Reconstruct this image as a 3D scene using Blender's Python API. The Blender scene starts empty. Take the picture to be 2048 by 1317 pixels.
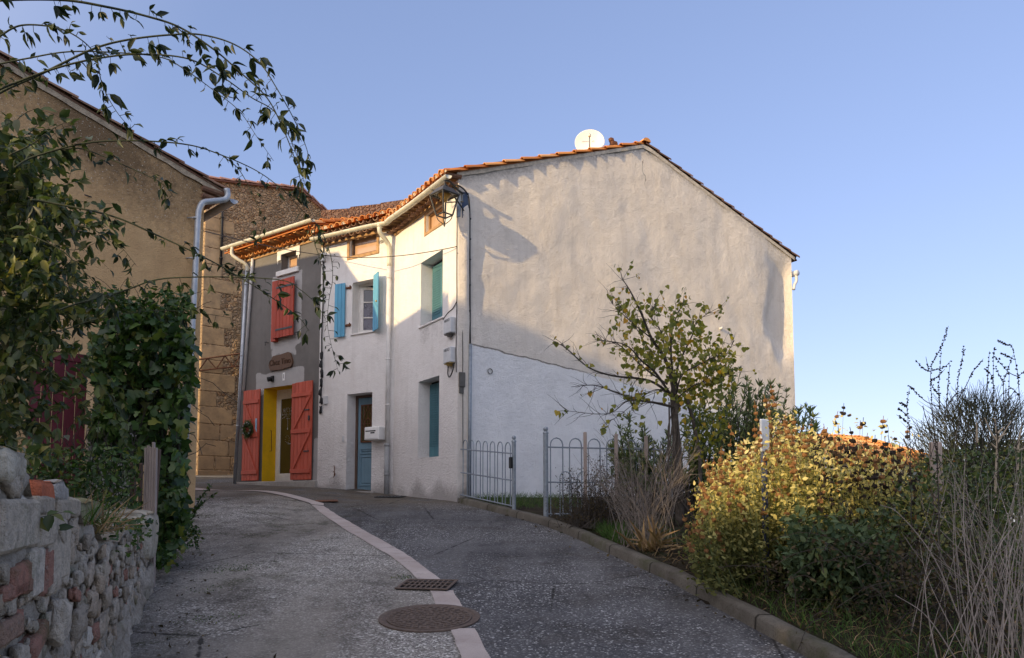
import bpy, math, random
import numpy as np
from mathutils import Vector, Matrix, noise
random.seed(7); rng=np.random.default_rng(7)
S=bpy.context.scene; COL=S.collection
R=math.radians; PI=math.pi
V=Vector
# ------------------------------------------------------------------ camera geometry
F=1500.; PIT=math.atan(112/1500.); EYE=1.6
def ray(px,py):
    u=(px-1024)/F; v=(888-py)/F
    return V((u, math.cos(PIT)-v*math.sin(PIT), math.sin(PIT)+v*math.cos(PIT)))
def P(px,py,Y):
    """point of the place seen at (px,py) standing Y metres down the street"""
    r=ray(px,py); t=Y/r.y; return V((r.x*t,Y,EYE+r.z*t))
def smooth(a,b,x):
    t=min(1,max(0,(x-a)/(b-a))); return t*t*(3-2*t)
# ------------------------------------------------------------------ plan of the place
C=V((-1.0237,14.0,0)); GD=V((.857,.515,0)).normalized()      # white house corner, gable direction
AD=V((-.5269,.8499,0)); BP=V((-2.6358,16.6003,0)); BD=V((-.8480,.5299,0))
GP=V((-4.6357,17.8499,0)); YD=V((-.8090,.5878,0)); KP=V((-7.2206,19.7280,0))
EP=V((-4.975,11.8,0)); ED=V((-math.cos(R(46)),-math.sin(R(46)),0))
QP=P(409,470,23.7); QP.z=0; QD=V((.94,.34,0)).normalized()
def nout(o,d):
    n=V((d.y,-d.x,0)); return n if n.dot(-V((o.x,o.y,0)))>0 else -n
GN=nout(C,GD); AN=nout(C,AD); BN=nout(BP,BD); YN=nout(GP,YD); EN=nout(EP,ED); QN=nout(QP,QD)
ZK=[(-60,-5),(0,0),(11,1.25),(14,1.565),(16.6,1.71),(17.85,1.88),(19.7,2.02),(24,2.40),(40,3.2),(80,3.6),(400,-10)]
def zbase(y):
    for (a,za),(b,zb) in zip(ZK,ZK[1:]):
        if y<=b: return za+(zb-za)*(y-a)/(b-a)
    return -10
def zroad(x,y):
    z=(zbase(y-.35)+zbase(y)+zbase(y+.35))/3
    z+=.15*smooth(2.6,5,-x)*smooth(8.5,11.5,y)*smooth(19,14.5,y)
    return z
KERB=[(2.3,-4),(2.27,0),(2.15,3.2),(1.96,4.86),(1.88,5.24),(1.72,6.04),(1.49,7.27),(1.16,8.45),(.77,9.9),(.40,10.95),(-.08,11.95),(-.55,12.9),(-1.02,13.86)]
def kerbx(y):
    if y<=KERB[0][1]: return KERB[0][0]
    for (xa,a),(xb,b) in zip(KERB,KERB[1:]):
        if y<=b: return xa+(xb-xa)*(y-a)/(b-a)
    return KERB[-1][0]
def zground(x,y):
    z=zroad(x,y)
    dx=x-kerbx(min(y,13.8))
    if dx>0 and y<14.5: z+=.07*smooth(0,.2,dx)
    if x>0:
        z-=smooth(6.5,16,x-.25*max(0,y-10))*6
        z-=smooth(20,32,y)*smooth(2,8,x)*5
    return z
# ------------------------------------------------------------------ node helpers
class NT:
    def __init__(s,name,rough=.8,spec=.3):
        s.m=bpy.data.materials.new(name); s.m.use_nodes=True; s.t=s.m.node_tree
        s.b=s.t.nodes['Principled BSDF']; s.b.inputs['Roughness'].default_value=rough
        s.b.inputs['Specular IOR Level'].default_value=spec
        s.out=s.t.nodes['Material Output']
    def n(s,ty,**k):
        o=s.t.nodes.new(ty)
        for a,v in k.items(): setattr(o,a,v)
        return o
    def l(s,a,b): s.t.links.new(a,b)
    def put(s,sock,v):
        if isinstance(v,bpy.types.NodeSocket): s.l(v,sock)
        elif v is not None:
            if sock.type=='RGBA' and len(v)==3: v=(*v,1)
            sock.default_value=v
    def pos(s): return s.n('ShaderNodeNewGeometry').outputs['Position']
    def attr(s,name): return s.n('ShaderNodeAttribute',attribute_name=name).outputs['Fac']
    def noise(s,scale,detail=4,rough=.55,vec=None,dist=0):
        o=s.n('ShaderNodeTexNoise'); o.inputs['Scale'].default_value=scale; o.inputs['Detail'].default_value=detail
        o.inputs['Roughness'].default_value=rough; o.inputs['Distortion'].default_value=dist
        s.l(vec if vec is not None else s.pos(),o.inputs['Vector']); return o.outputs['Fac']
    def vor(s,scale,vec=None,feat='F1',out='Distance',rnd=1):
        o=s.n('ShaderNodeTexVoronoi',feature=feat); o.inputs['Scale'].default_value=scale
        o.inputs['Randomness'].default_value=rnd
        s.l(vec if vec is not None else s.pos(),o.inputs['Vector']); return o.outputs[out]
    def mul(s,v,xyz):
        o=s.n('ShaderNodeVectorMath',operation='MULTIPLY'); s.l(v,o.inputs[0]); o.inputs[1].default_value=xyz; return o.outputs[0]
    def addv(s,a,b):
        o=s.n('ShaderNodeVectorMath',operation='ADD'); s.put(o.inputs[0],a); s.put(o.inputs[1],b); return o.outputs[0]
    def dot(s,v,xyz):
        o=s.n('ShaderNodeVectorMath',operation='DOT_PRODUCT'); s.l(v,o.inputs[0]); o.inputs[1].default_value=xyz; return o.outputs['Value']
    def sep(s,v): return s.n('ShaderNodeSeparateXYZ') if False else s._sep(v)
    def _sep(s,v):
        o=s.n('ShaderNodeSeparateXYZ'); s.l(v,o.inputs[0]); return o.outputs
    def math(s,op,a,b=None,c=None,clamp=False):
        o=s.n('ShaderNodeMath',operation=op); o.use_clamp=clamp
        s.put(o.inputs[0],a)
        if b is not None: s.put(o.inputs[1],b)
        if c is not None: s.put(o.inputs[2],c)
        return o.outputs[0]
    def rmp(s,f,a,b,c=0,d=1):
        o=s.n('ShaderNodeMapRange'); o.clamp=True; s.put(o.inputs[0],f)
        for i,v in enumerate((a,b,c,d)): o.inputs[i+1].default_value=v
        return o.outputs[0]
    def mix(s,f,a,b,blend='MIX'):
        o=s.n('ShaderNodeMix',data_type='RGBA',blend_type=blend); s.put(o.inputs[0],f); s.put(o.inputs[6],a); s.put(o.inputs[7],b); return o.outputs[2]
    def ramp(s,f,stops):
        o=s.n('ShaderNodeValToRGB'); s.put(o.inputs[0],f); e=o.color_ramp.elements
        while len(e)<len(stops): e.new(.5)
        for i,(p,c) in enumerate(stops): e[i].position=p; e[i].color=(*c,1)
        return o.outputs[0]
    def bump(s,h,dist=.01,strength=1,prev=None):
        o=s.n('ShaderNodeBump'); o.inputs['Strength'].default_value=strength; o.inputs['Distance'].default_value=dist
        s.put(o.inputs['Height'],h)
        if prev is not None: s.l(prev,o.inputs['Normal'])
        return o.outputs[0]
    def done(s,col=None,normal=None,rough=None,metal=None):
        if col is not None: s.put(s.b.inputs['Base Color'],col)
        if normal is not None: s.l(normal,s.b.inputs['Normal'])
        if rough is not None: s.put(s.b.inputs['Roughness'],rough)
        if metal is not None: s.b.inputs['Metallic'].default_value=metal
        return s.m
M={}
def plain(name,col,rough=.6,var=.25,scale=9,metal=0,bump=.002,spec=.35):
    t=NT(name,rough,spec); n=t.noise(scale,5,.6); n2=t.noise(scale*7,3)
    c=t.mix(t.rmp(n,.3,.7),tuple(x*(1-var) for x in col),tuple(min(1,x*(1+var*.6)) for x in col))
    c=t.mix(t.math('MULTIPLY',t.rmp(n2,.55,.75),var),c,tuple(x*.5 for x in col))
    M[name]=t.done(c,t.bump(n2,bump) if bump else None,None,metal); return M[name]
def stucco(name,a,b,dirt,fine=70,fd=.006,coarse=9,cd=.012,wearcol=None,extra=None):
    t=NT(name,.92,.12); p=t.pos()
    n1=t.noise(1.1,5,.6,p); n2=t.noise(6,5,.6,p); nf=t.noise(fine,4,.65,p); nc=t.noise(coarse,4,.6,p)
    c=t.mix(t.rmp(n1,.3,.7),a,b)
    c=t.mix(t.math('MULTIPLY',t.rmp(n2,.5,.8),.35),c,dirt)
    c=t.mix(t.math('MULTIPLY',t.rmp(nf,.52,.75),.25),c,dirt)
    streak=t.noise(1,4,.6,t.mul(p,(5,5,.45)))
    c=t.mix(t.math('MULTIPLY',t.rmp(streak,.5,.75),.38),c,dirt)
    w=t.attr('wear'); nw=t.noise(14,6,.7,p)
    wf=t.rmp(t.math('ADD',w,t.math('MULTIPLY',nw,.8)),.75,1.25)
    c=t.mix(t.math('MULTIPLY',wf,.75),c,wearcol or tuple(x*.45 for x in dirt))
    nrm=t.bump(nc,cd); nrm=t.bump(nf,fd,1,nrm)
    if extra: c,nrm=extra(t,p,c,nrm)
    M[name]=t.done(c,nrm); return M[name]
def gable_extra(t,p,c,nrm):
    s=t.dot(t.addv(p,(-C.x,-C.y,0)),tuple(GD)); z=t._sep(p)[2]
    wob=t.math('MULTIPLY',t.math('SUBTRACT',t.noise(3,4,.6,p),.5),.12)
    line=t.math('SUBTRACT',4.60,t.math('MULTIPLY',s,.115))
    d=t.math('ADD',t.math('SUBTRACT',z,line),wob)
    on_g=t.rmp(s,.22,.24)
    low=t.math('MULTIPLY',t.rmp(d,0.0,-.03),on_g)
    c=t.mix(t.math('MULTIPLY',low,.9),c,t.mix(t.rmp(t.noise(1.6,5,.65,p),.3,.7),(.88,.885,.885),(.74,.75,.755)))
    ck=t.math('MULTIPLY',t.rmp(t.math('ABSOLUTE',d),.022,.006),t.math('MULTIPLY',t.rmp(s,3.2,2.6),on_g))
    c=t.mix(t.math('MULTIPLY',ck,.8),c,(.08,.07,.06))
    # hairline crack below the ridge
    cx=t.math('ADD',t.math('SUBTRACT',s,4.62),t.math('MULTIPLY',t.math('SUBTRACT',t.noise(2.3,3,.5,p),.5),.9))
    ck2=t.math('MULTIPLY',t.rmp(t.math('ABSOLUTE',cx),.02,.005),t.math('MULTIPLY',t.rmp(z,8.55,8.7),t.rmp(z,9.3,9.2)))
    c=t.mix(t.math('MULTIPLY',ck2,.7),c,(.1,.09,.08))
    return c,nrm
stucco('gable_stucco',(.74,.67,.585),(.82,.755,.67),(.54,.48,.41),fine=55,fd=.03,coarse=8,cd=.03,wearcol=(.16,.145,.13),extra=gable_extra)
def facade_extra(t,p,c,nrm):
    z=t._sep(p)[2]
    r=t.vor(9,t.addv(p,t.mul(t.pos(),(.0,.0,.0))))
    k=t.rmp(z,4.1,2.6)
    h=t.math('MULTIPLY',t.noise(13,3,.5,p,2.0),k)
    nrm=t.bump(h,.035,1,nrm)
    c=t.mix(t.math('MULTIPLY',k,.35),c,(.60,.57,.57))
    return c,nrm
stucco('facade_stucco',(.72,.70,.68),(.79,.775,.755),(.56,.53,.50),fine=45,fd=.008,coarse=7,cd=.01,wearcol=(.16,.15,.14),extra=facade_extra)
def grey_extra(t,p,c,nrm):
    w=t.attr('tint'); n=t.noise(5,5,.7,p)
    f=t.rmp(t.math('ADD',w,t.math('MULTIPLY',t.math('SUBTRACT',n,.5),.5)),.42,.56)
    return t.mix(f,c,t.mix(n,(.33,.33,.33),(.46,.45,.44))),nrm
stucco('grey_stucco',(.15,.143,.135),(.20,.19,.18),(.12,.115,.11),fine=60,fd=.004,coarse=9,cd=.006,wearcol=(.3,.29,.27),extra=grey_extra)
def ochre_extra(t,p,c,nrm):
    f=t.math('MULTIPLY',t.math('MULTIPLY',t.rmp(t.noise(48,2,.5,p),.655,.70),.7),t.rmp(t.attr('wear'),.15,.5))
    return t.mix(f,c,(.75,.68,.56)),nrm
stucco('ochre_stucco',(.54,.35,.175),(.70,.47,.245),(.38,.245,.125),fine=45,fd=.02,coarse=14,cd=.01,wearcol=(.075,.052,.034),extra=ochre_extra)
plain('pale_stucco',(.62,.57,.48),.9,.3,6)
plain('wall_render',(.55,.5,.42),.9,.25,4)
def rubble(name,sc,stops,mortar,flat=1.4,bd=.06,edge=.06,pos_w=True):
    t=NT(name,.92,.12); p=t.pos()
    w=t.addv(p,t.mul(t.n('ShaderNodeTexNoise').outputs['Color'],(.0,.0,.0)))
    nz=t.n('ShaderNodeTexNoise'); nz.inputs['Scale'].default_value=4; t.l(p,nz.inputs['Vector'])
    w=t.addv(p,t.mul(nz.outputs['Color'],(.13,.13,.13)))
    w=t.mul(w,(1,1,flat))
    e=t.vor(sc,w,'DISTANCE_TO_EDGE'); cc=t.vor(sc,w,'F1','Color')
    g=t.n('ShaderNodeSeparateColor'); t.l(cc,g.inputs[0])
    c=t.ramp(g.outputs[0],stops); n=t.noise(25,6,.7,p)
    c=t.mix(t.math('MULTIPLY',n,.6),c,(.2,.15,.1),'MULTIPLY')
    big=t.noise(.8,4,.6,p)
    m=t.rmp(e,edge*.35,edge)
    c=t.mix(m,t.mix(n,mortar,tuple(x*.55 for x in mortar)),c)
    c=t.mix(t.math('MULTIPLY',t.rmp(big,.5,.75),.35),c,(.07,.055,.04))
    h=t.math('ADD',t.rmp(e,0,edge*2.5),t.math('MULTIPLY',n,.35))
    M[name]=t.done(c,t.bump(h,bd)); return M[name]
rubble('church_rubble',8.5,[(0,(.40,.235,.12)),(.35,(.66,.43,.23)),(.7,(.76,.53,.31)),(1,(.52,.36,.23))],(.60,.42,.25),1.25,.06,.09)
rubble('dark_rubble',11,[(0,(.20,.115,.09)),(.5,(.33,.20,.15)),(1,(.24,.17,.14))],(.26,.17,.13),1.2,.05,.12)
t=NT('dressed_stone',.92,.12); p=t.pos(); n=t.noise(3,6,.65,p); c=t.mix(t.attr('rnd'),(.46,.315,.17),(.57,.40,.225)); c=t.mix(t.math('MULTIPLY',t.rmp(n,.4,.7),.75),c,(.2,.15,.1))
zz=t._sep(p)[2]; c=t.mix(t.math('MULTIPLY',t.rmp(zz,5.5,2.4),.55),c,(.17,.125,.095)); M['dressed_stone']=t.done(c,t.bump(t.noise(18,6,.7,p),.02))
# terracotta
def tile_mat(name,stops,lich=.35):
    t=NT(name,.85,.15); p=t.pos(); n=t.noise(9,6,.7,p); n2=t.noise(40,4,.6,p)
    c=t.ramp(t.attr('rnd'),stops); c=t.mix(t.math('MULTIPLY',t.rmp(n,.5,.75),lich),c,(.30,.25,.17))
    c=t.mix(t.math('MULTIPLY',t.rmp(n2,.6,.8),.4),c,(.10,.06,.04))
    M[name]=t.done(c,t.bump(n2,.006)); return M[name]
tile_mat('terracotta',[(0,(.46,.15,.045)),(.5,(.68,.27,.07)),(1,(.72,.42,.19))],.35)
tile_mat('old_terracotta',[(0,(.12,.065,.045)),(.5,(.22,.12,.08)),(1,(.30,.19,.13))],.5)
tile_mat('pink_terracotta',[(0,(.36,.20,.16)),(1,(.48,.28,.21))],.3)
# road
def make_road_mat():
    t=NT('road_surface',.9,.2); p=t.pos(); p2=t.mul(p,(1,1,.2))
    side=t.attr('side')
    def peb(sc,thr):
        v=t.n('ShaderNodeTexVoronoi'); v.inputs['Scale'].default_value=sc; t.l(p2,v.inputs['Vector'])
        g=t.n('ShaderNodeSeparateColor'); t.l(v.outputs['Color'],g.inputs[0])
        return g.outputs[0],g.outputs[1],v.outputs['Distance']
    r1,q1,d1=peb(75,0); r2,q2,d2=peb(38,0)
    left=t.ramp(r1,[(0,(.10,.092,.082)),(.45,(.235,.22,.20)),(.8,(.40,.38,.345)),(1,(.78,.75,.70))])
    right=t.ramp(r1,[(0,(.045,.046,.05)),(.55,(.076,.075,.078)),(.87,(.16,.16,.165)),(.95,(.34,.34,.34)),(1,(.65,.65,.64))])
    c=t.mix(side,left,right)
    wp=t.math('MULTIPLY',t.rmp(q2,.88,.9),t.rmp(d2,.35,.25))
    c=t.mix(t.math('MULTIPLY',wp,t.rmp(side,0,1,.85,.5)),c,(.6,.585,.55))
    big=t.noise(.55,4,.55,p); mid=t.noise(2.3,5,.65,p); st=t.noise(1,4,.6,t.mul(p,(.35,1.3,.3)))
    c=t.mix(t.math('MULTIPLY',t.rmp(big,.4,.62),.68),c,t.mix(side,(.10,.086,.072),(.040,.040,.044)))
    c=t.mix(t.math('MULTIPLY',t.rmp(mid,.5,.7),.62),c,(.04,.034,.028))
    c=t.mix(t.math('MULTIPLY',t.rmp(st,.5,.7),.4),c,t.mix(side,(.25,.235,.21),(.17,.17,.175)))
    tr=t.rmp(t.noise(.9,5,.7,t.mul(p,(1.6,.35,.3))),.46,.62)
    c=t.mix(t.math('MULTIPLY',tr,.42),c,t.mix(side,(.34,.31,.265),(.165,.163,.163)))
    pt=t.math('MULTIPLY',t.rmp(t.noise(1.5,6,.78,p,.6),.55,.60),t.rmp(t.noise(30,3,.6,p),.35,.6))
    c=t.mix(t.math('MULTIPLY',pt,.42),c,(.045,.039,.033))
    # moss on the left, brown damp near the houses
    ms=t.math('MULTIPLY',t.rmp(t.noise(2.1,6,.72,p),.53,.62),t.rmp(t._sep(p)[0],-1.2,-2.6))
    ms=t.math('MULTIPLY',ms,t.rmp(t.noise(45,3,.6,p),.42,.56))
    c=t.mix(t.math('MULTIPLY',ms,.85),c,t.mix(t.noise(30,3,.5,p),(.02,.022,.010),(.055,.058,.022)))
    far=t.math('MULTIPLY',t.rmp(t._sep(p)[1],12.3,14.2),t.rmp(t.noise(1.2,4,.6,p),.3,.55))
    c=t.mix(t.math('MULTIPLY',far,.6),c,(.125,.098,.066))
    # fine transverse cracks
    cr=t.vor(.42,t.addv(p,t.mul(t.addv(p,(0,0,0)),(0,0,0))),'DISTANCE_TO_EDGE')
    cw=t.math('MULTIPLY',t.rmp(t.math('ADD',cr,t.math('MULTIPLY',t.math('SUBTRACT',t.noise(9,4,.7,p),.5),.03)),.006,.001),t.rmp(t.noise(.7,2,.5,p),.42,.5))
    c=t.mix(t.math('MULTIPLY',cw,.85),c,(.015,.014,.013))
    h=t.math('SUBTRACT',1,d1); h2=t.math('MULTIPLY',t.math('SUBTRACT',1,d2),t.rmp(q2,.7,.9))
    nrm=t.bump(t.math('ADD',h,t.math('MULTIPLY',h2,1.0)),.007); nrm=t.bump(mid,.02,1,nrm)
    M['road']=t.done(c,nrm)
make_road_mat()
t=NT('soil',.95,.1); p=t.pos(); n=t.noise(3,6,.7,p); n2=t.noise(40,5,.7,p)
c=t.mix(t.rmp(n,.35,.65),(.022,.017,.012),(.05,.042,.028)); c=t.mix(t.math('MULTIPLY',t.rmp(n2,.55,.75),.6),c,(.11,.085,.055))
c=t.mix(t.math('MULTIPLY',t.rmp(t.noise(1.3,4,.6,p),.5,.62),.6),c,(.03,.045,.015)); gx_=t.math('MULTIPLY',t.rmp(t._sep(p)[0],3.5,7),t.rmp(t.noise(2,5,.65,p),.3,.6)); c=t.mix(t.math('MULTIPLY',gx_,.85),c,t.mix(n2,(.04,.055,.018),(.11,.11,.045))); M['soil']=t.done(c,t.bump(n2,.04))
def concrete(name,a,b,dk,sc=60,joint=False):
    t=NT(name,.92,.15); p=t.pos(); n=t.noise(2.2,6,.65,p); n2=t.noise(sc,4,.65,p)
    c=t.mix(t.rmp(n,.35,.65),a,b); c=t.mix(t.math('MULTIPLY',t.rmp(n2,.5,.7),.5),c,dk)
    c=t.mix(t.math('MULTIPLY',t.rmp(t.noise(7,6,.7,p),.55,.7),.5),c,dk)
    h=n2
    if joint:
        y=t.math('FRACT',t.math('ADD',t._sep(p)[1],.35)); j=t.math('MAXIMUM',t.rmp(y,.016,.006),t.rmp(y,.984,.994)); c=t.mix(t.math('MULTIPLY',j,.85),c,(.02,.018,.014)); h=t.math('SUBTRACT',n2,t.math('MULTIPLY',j,2))
        c=t.mix(t.math('MULTIPLY',t.rmp(t.noise(1.4,6,.7,p),.5,.62),.65),c,(.055,.06,.025))
    M[name]=t.done(c,t.bump(h,.006)); return M[name]
concrete('kerb_concrete',(.085,.076,.064),(.14,.127,.107),(.035,.034,.022),60,True)
concrete('strip_stone',(.40,.34,.31),(.50,.44,.41),(.26,.22,.20),160)
concrete('step_concrete',(.30,.28,.26),(.40,.38,.35),(.16,.15,.13))
# wood paints
def paint(name,col,dark,scale=(30,30,1.2),wear=.4,rough=.6):
    t=NT(name,rough,.3); p=t.pos(); g=t.noise(1,5,.65,t.mul(p,scale)); n=t.noise(2.5,5,.6,p)
    c=t.mix(t.rmp(n,.3,.7),col,tuple(x*.8 for x in col)); c=t.mix(t.math('MULTIPLY',t.rmp(g,.5,.75),wear),c,dark)
    a=t.attr('rnd'); c=t.mix(t.math('MULTIPLY',a,.28),c,tuple(min(1,x*1.7+.05) for x in col)); c=t.mix(t.math('MULTIPLY',t.rmp(t.noise(26,5,.7,p),.6,.72),.5),c,dark)
    M[name]=t.done(c,t.bump(g,.006)); return M[name]
paint('red_paint',(.38,.05,.022),(.2,.03,.015)); paint('red_faded',(.48,.085,.045),(.22,.04,.022))
paint('blue_paint',(.10,.34,.52),(.16,.30,.38),wear=.35); paint('teal_paint',(.06,.17,.21),(.02,.09,.12))
paint('door_blue',(.15,.255,.33),(.07,.12,.16)); paint('grey_wood',(.33,.265,.23),(.10,.08,.07),(60,60,1.5),.9)
paint('brown_wood',(.11,.07,.05),(.04,.025,.02),(60,60,1.5),.8); paint('sign_wood',(.105,.052,.026),(.05,.025,.014),(25,25,12),.6)
plain('yellow_paint',(.72,.43,.005),.7,.12,5); plain('white_paint',(.78,.78,.77),.45,.08,8,bump=.0005); plain('window_white',(.72,.70,.66),.5,.15,8)
plain('raw_frame',(.42,.26,.13),.9,.35,10); plain('gutter_cream',(.60,.585,.48),.5,.15,7); plain('pipe_white',(.66,.655,.64),.5,.15,5)
plain('pipe_grey',(.27,.28,.29),.6,.25,6); plain('zinc',(.42,.45,.48),.45,.2,10,.5); plain('dark_metal',(.045,.047,.05),.5,.3,14); plain('blue_metal',(.03,.05,.10),.5,.2,14)
plain('lantern_metal',(.055,.052,.048),.45,.35,14); plain('galv',(.25,.285,.32),.5,.25,16,.35); plain('rust_iron',(.15,.065,.035),.9,.5,20); plain('cast_iron',(.125,.092,.074),.75,.35,25,.2)
plain('black_cable',(.018,.018,.02),.6,.2); plain('old_cable',(.06,.055,.05),.7,.3); plain('box_plastic',(.55,.56,.57),.45,.12,8); plain('box_dark',(.10,.095,.085),.6,.2)
plain('mortar',(.62,.55,.45),.95,.3,12,bump=.01); plain('old_mortar',(.44,.36,.26),.95,.4,12,bump=.01); plain('dish_white',(.76,.73,.66),.5,.12,3); plain('curtain',(.5,.51,.55),.9,.3,30); plain('dark_room',(.012,.011,.01),.9,.2)
plain('red_plastic',(.16,.028,.045),.6,.35,3); plain('black',(.01,.01,.01),.5,.1); plain('text_dark',(.04,.04,.04),.8,.1); plain('text_brown',(.055,.026,.013),.9,.2); plain('plaque_blue',(.32,.52,.70),.5,.3,40); plain('glaze',(.6,.35,.1),.2,.2)
plain('sign_white',(.62,.66,.70),.5,.15,15); plain('post_blue',(.06,.075,.16),.6,.3); plain('dark_plaster',(.13,.075,.055),.95,.5,5,bump=.02)
plain('brass',(.35,.25,.08),.4,.2,9,.7)
def glass(name,col,rough=.06):
    t=NT(name,rough,.6); n=t.noise(3,2); t.b.inputs['Specular IOR Level'].default_value=.7
    M[name]=t.done(t.mix(n,col,tuple(x*1.4 for x in col)),t.bump(n,.01,.2)); return M[name]
glass('pane_dark',(.03,.03,.034)); glass('pane_warm',(.42,.27,.17),.15); glass('pane_olive',(.05,.040,.014))
t=NT('lace',.9,.1); p=t.pos(); v=t.vor(38,p); c=t.mix(t.rmp(v,.2,.5),(.42,.44,.50),(.10,.10,.12)); c=t.mix(t.rmp(t.noise(5,2,.5,p),.4,.6),c,(.2,.2,.24)); M['lace']=t.done(c)
t=NT('lamp_glass',.1,.5); t.b.inputs['Transmission Weight'].default_value=1; t.b.inputs['Base Color'].default_value=(.95,.93,.88,1); t.b.inputs['IOR'].default_value=1.02; M['lamp_glass']=t.m
# rubble wall of the garden: per-stone colours
t=NT('wall_stone',.93,.15); p=t.pos(); n=t.noise(22,6,.7,p); c=t.ramp(t.attr('rnd'),[(0,(.44,.37,.29)),(.3,(.66,.57,.45)),(.55,(.54,.41,.29)),(.75,(.80,.72,.60)),(.86,(.36,.29,.21)),(.90,(.44,.23,.17)),(1,(.52,.25,.18))])
c=t.mix(t.math('MULTIPLY',t.rmp(n,.45,.75),.65),c,(.14,.12,.095)); c=t.mix(t.math('MULTIPLY',t.rmp(t.noise(4,5,.65,p),.55,.7),.7),c,(.10,.115,.045)); c=t.mix(t.math('MULTIPLY',t.rmp(t.noise(70,3,.6,p),.6,.72),.4),c,(.45,.44,.41)); M['wall_stone']=t.done(c,t.bump(t.math('ADD',n,t.math('MULTIPLY',t.noise(90,3,.6,p),.4)),.045))
t=NT('wall_mortar',.95,.1); p=t.pos(); n=t.noise(30,6,.72,p); c=t.mix(t.rmp(t.noise(2.5,5,.6,p),.35,.65),(.36,.31,.25),(.60,.54,.455)); c=t.mix(t.math('MULTIPLY',t.rmp(n,.48,.68),.75),c,(.20,.17,.13)); c=t.mix(t.math('MULTIPLY',t.rmp(t.noise(1.7,5,.65,p),.55,.68),.6),c,(.13,.15,.055)); M['wall_mortar']=t.done(c,t.bump(n,.035))
plain('brick_orange',(.50,.14,.065),.9,.3,15,bump=.01); plain('brick_grey',(.40,.37,.33),.95,.4,15,bump=.015); plain('block_green',(.24,.23,.125),.95,.5,9,bump=.02); plain('block_pale',(.46,.41,.32),.95,.4,7,bump=.02)
# leaves
def leaf(name,stops,rough=.45,trans=.3,spec=.35):
    t=NT(name,rough,spec); n=t.noise(12,2); c=t.ramp(t.attr('rnd'),stops); c=t.mix(t.math('MULTIPLY',n,.3),c,(.02,.025,.01),'MIX')
    t.done(c)
    tr=t.n('ShaderNodeBsdfTranslucent'); t.l(t.mix(1.0,c,(1.3,1.35,.7),'MULTIPLY'),tr.inputs[0]); mx=t.n('ShaderNodeMixShader'); mx.inputs[0].default_value=trans
    t.l(t.b.outputs[0],mx.inputs[1]); t.l(tr.outputs[0],mx.inputs[2]); t.l(mx.outputs[0],t.out.inputs[0]); M[name]=t.m
leaf('rose_leaf',[(0,(.03,.055,.02)),(.5,(.075,.115,.035)),(.82,(.15,.17,.05)),(.93,(.24,.21,.06)),(1,(.20,.22,.20))],.42,.35)  # grey end stop paints pale highlights on some leaves
leaf('cane_leaf',[(0,(.012,.022,.014)),(.7,(.025,.045,.018)),(1,(.07,.09,.025))],.45)
leaf('ivy_leaf',[(0,(.018,.045,.014)),(.6,(.05,.11,.025)),(.9,(.11,.18,.04)),(1,(.22,.22,.045))],.4,.28)
leaf('lime_leaf',[(0,(.10,.13,.02)),(.6,(.23,.23,.03)),(.9,(.38,.32,.03)),(1,(.55,.28,.03))],.5,.4)
leaf('oleander_leaf',[(0,(.055,.09,.033)),(.6,(.12,.17,.06)),(1,(.23,.25,.08))],.4,.2)
leaf('sage_leaf',[(0,(.07,.085,.035)),(.35,(.22,.22,.08)),(.66,(.74,.64,.24)),(1,(.92,.80,.42))],.7,.35,.15)  # dark end painted as shaded leaves, pale yellow end as sunlit ones
leaf('sage_green',[(0,(.05,.085,.045)),(.7,(.095,.14,.07)),(1,(.15,.19,.09))],.7,.25,.15)
leaf('brown_leaf',[(0,(.035,.026,.018)),(.7,(.085,.062,.038)),(1,(.13,.10,.05))],.8,.15,.1)
leaf('grass_blade',[(0,(.03,.075,.012)),(.6,(.06,.14,.02)),(1,(.12,.16,.04))],.6,.3)
leaf('straw',[(0,(.20,.13,.07)),(1,(.42,.30,.17))],.8,.2,.1)
leaf('broom_leaf',[(0,(.02,.022,.018)),(.7,(.045,.05,.03)),(1,(.10,.09,.05))],.7,.05,.1)
plain('bark',(.09,.075,.062),.95,.4,20,bump=.01); plain('cane_bark',(.035,.045,.022),.7,.3,20); plain('green_cane',(.07,.095,.03),.6,.3,20); plain('grey_twig',(.27,.235,.21),.9,.3,25); plain('dry_twig',(.20,.17,.145),.9,.3,25); plain('dark_twig',(.05,.042,.035),.9,.3,25); plain('pale_twig',(.36,.30,.22),.9,.3,25); plain('seed_brown',(.34,.17,.065),.95,.5,30,bump=.02); plain('seed_dark',(.035,.024,.018),.95,.4,30,bump=.02)
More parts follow.
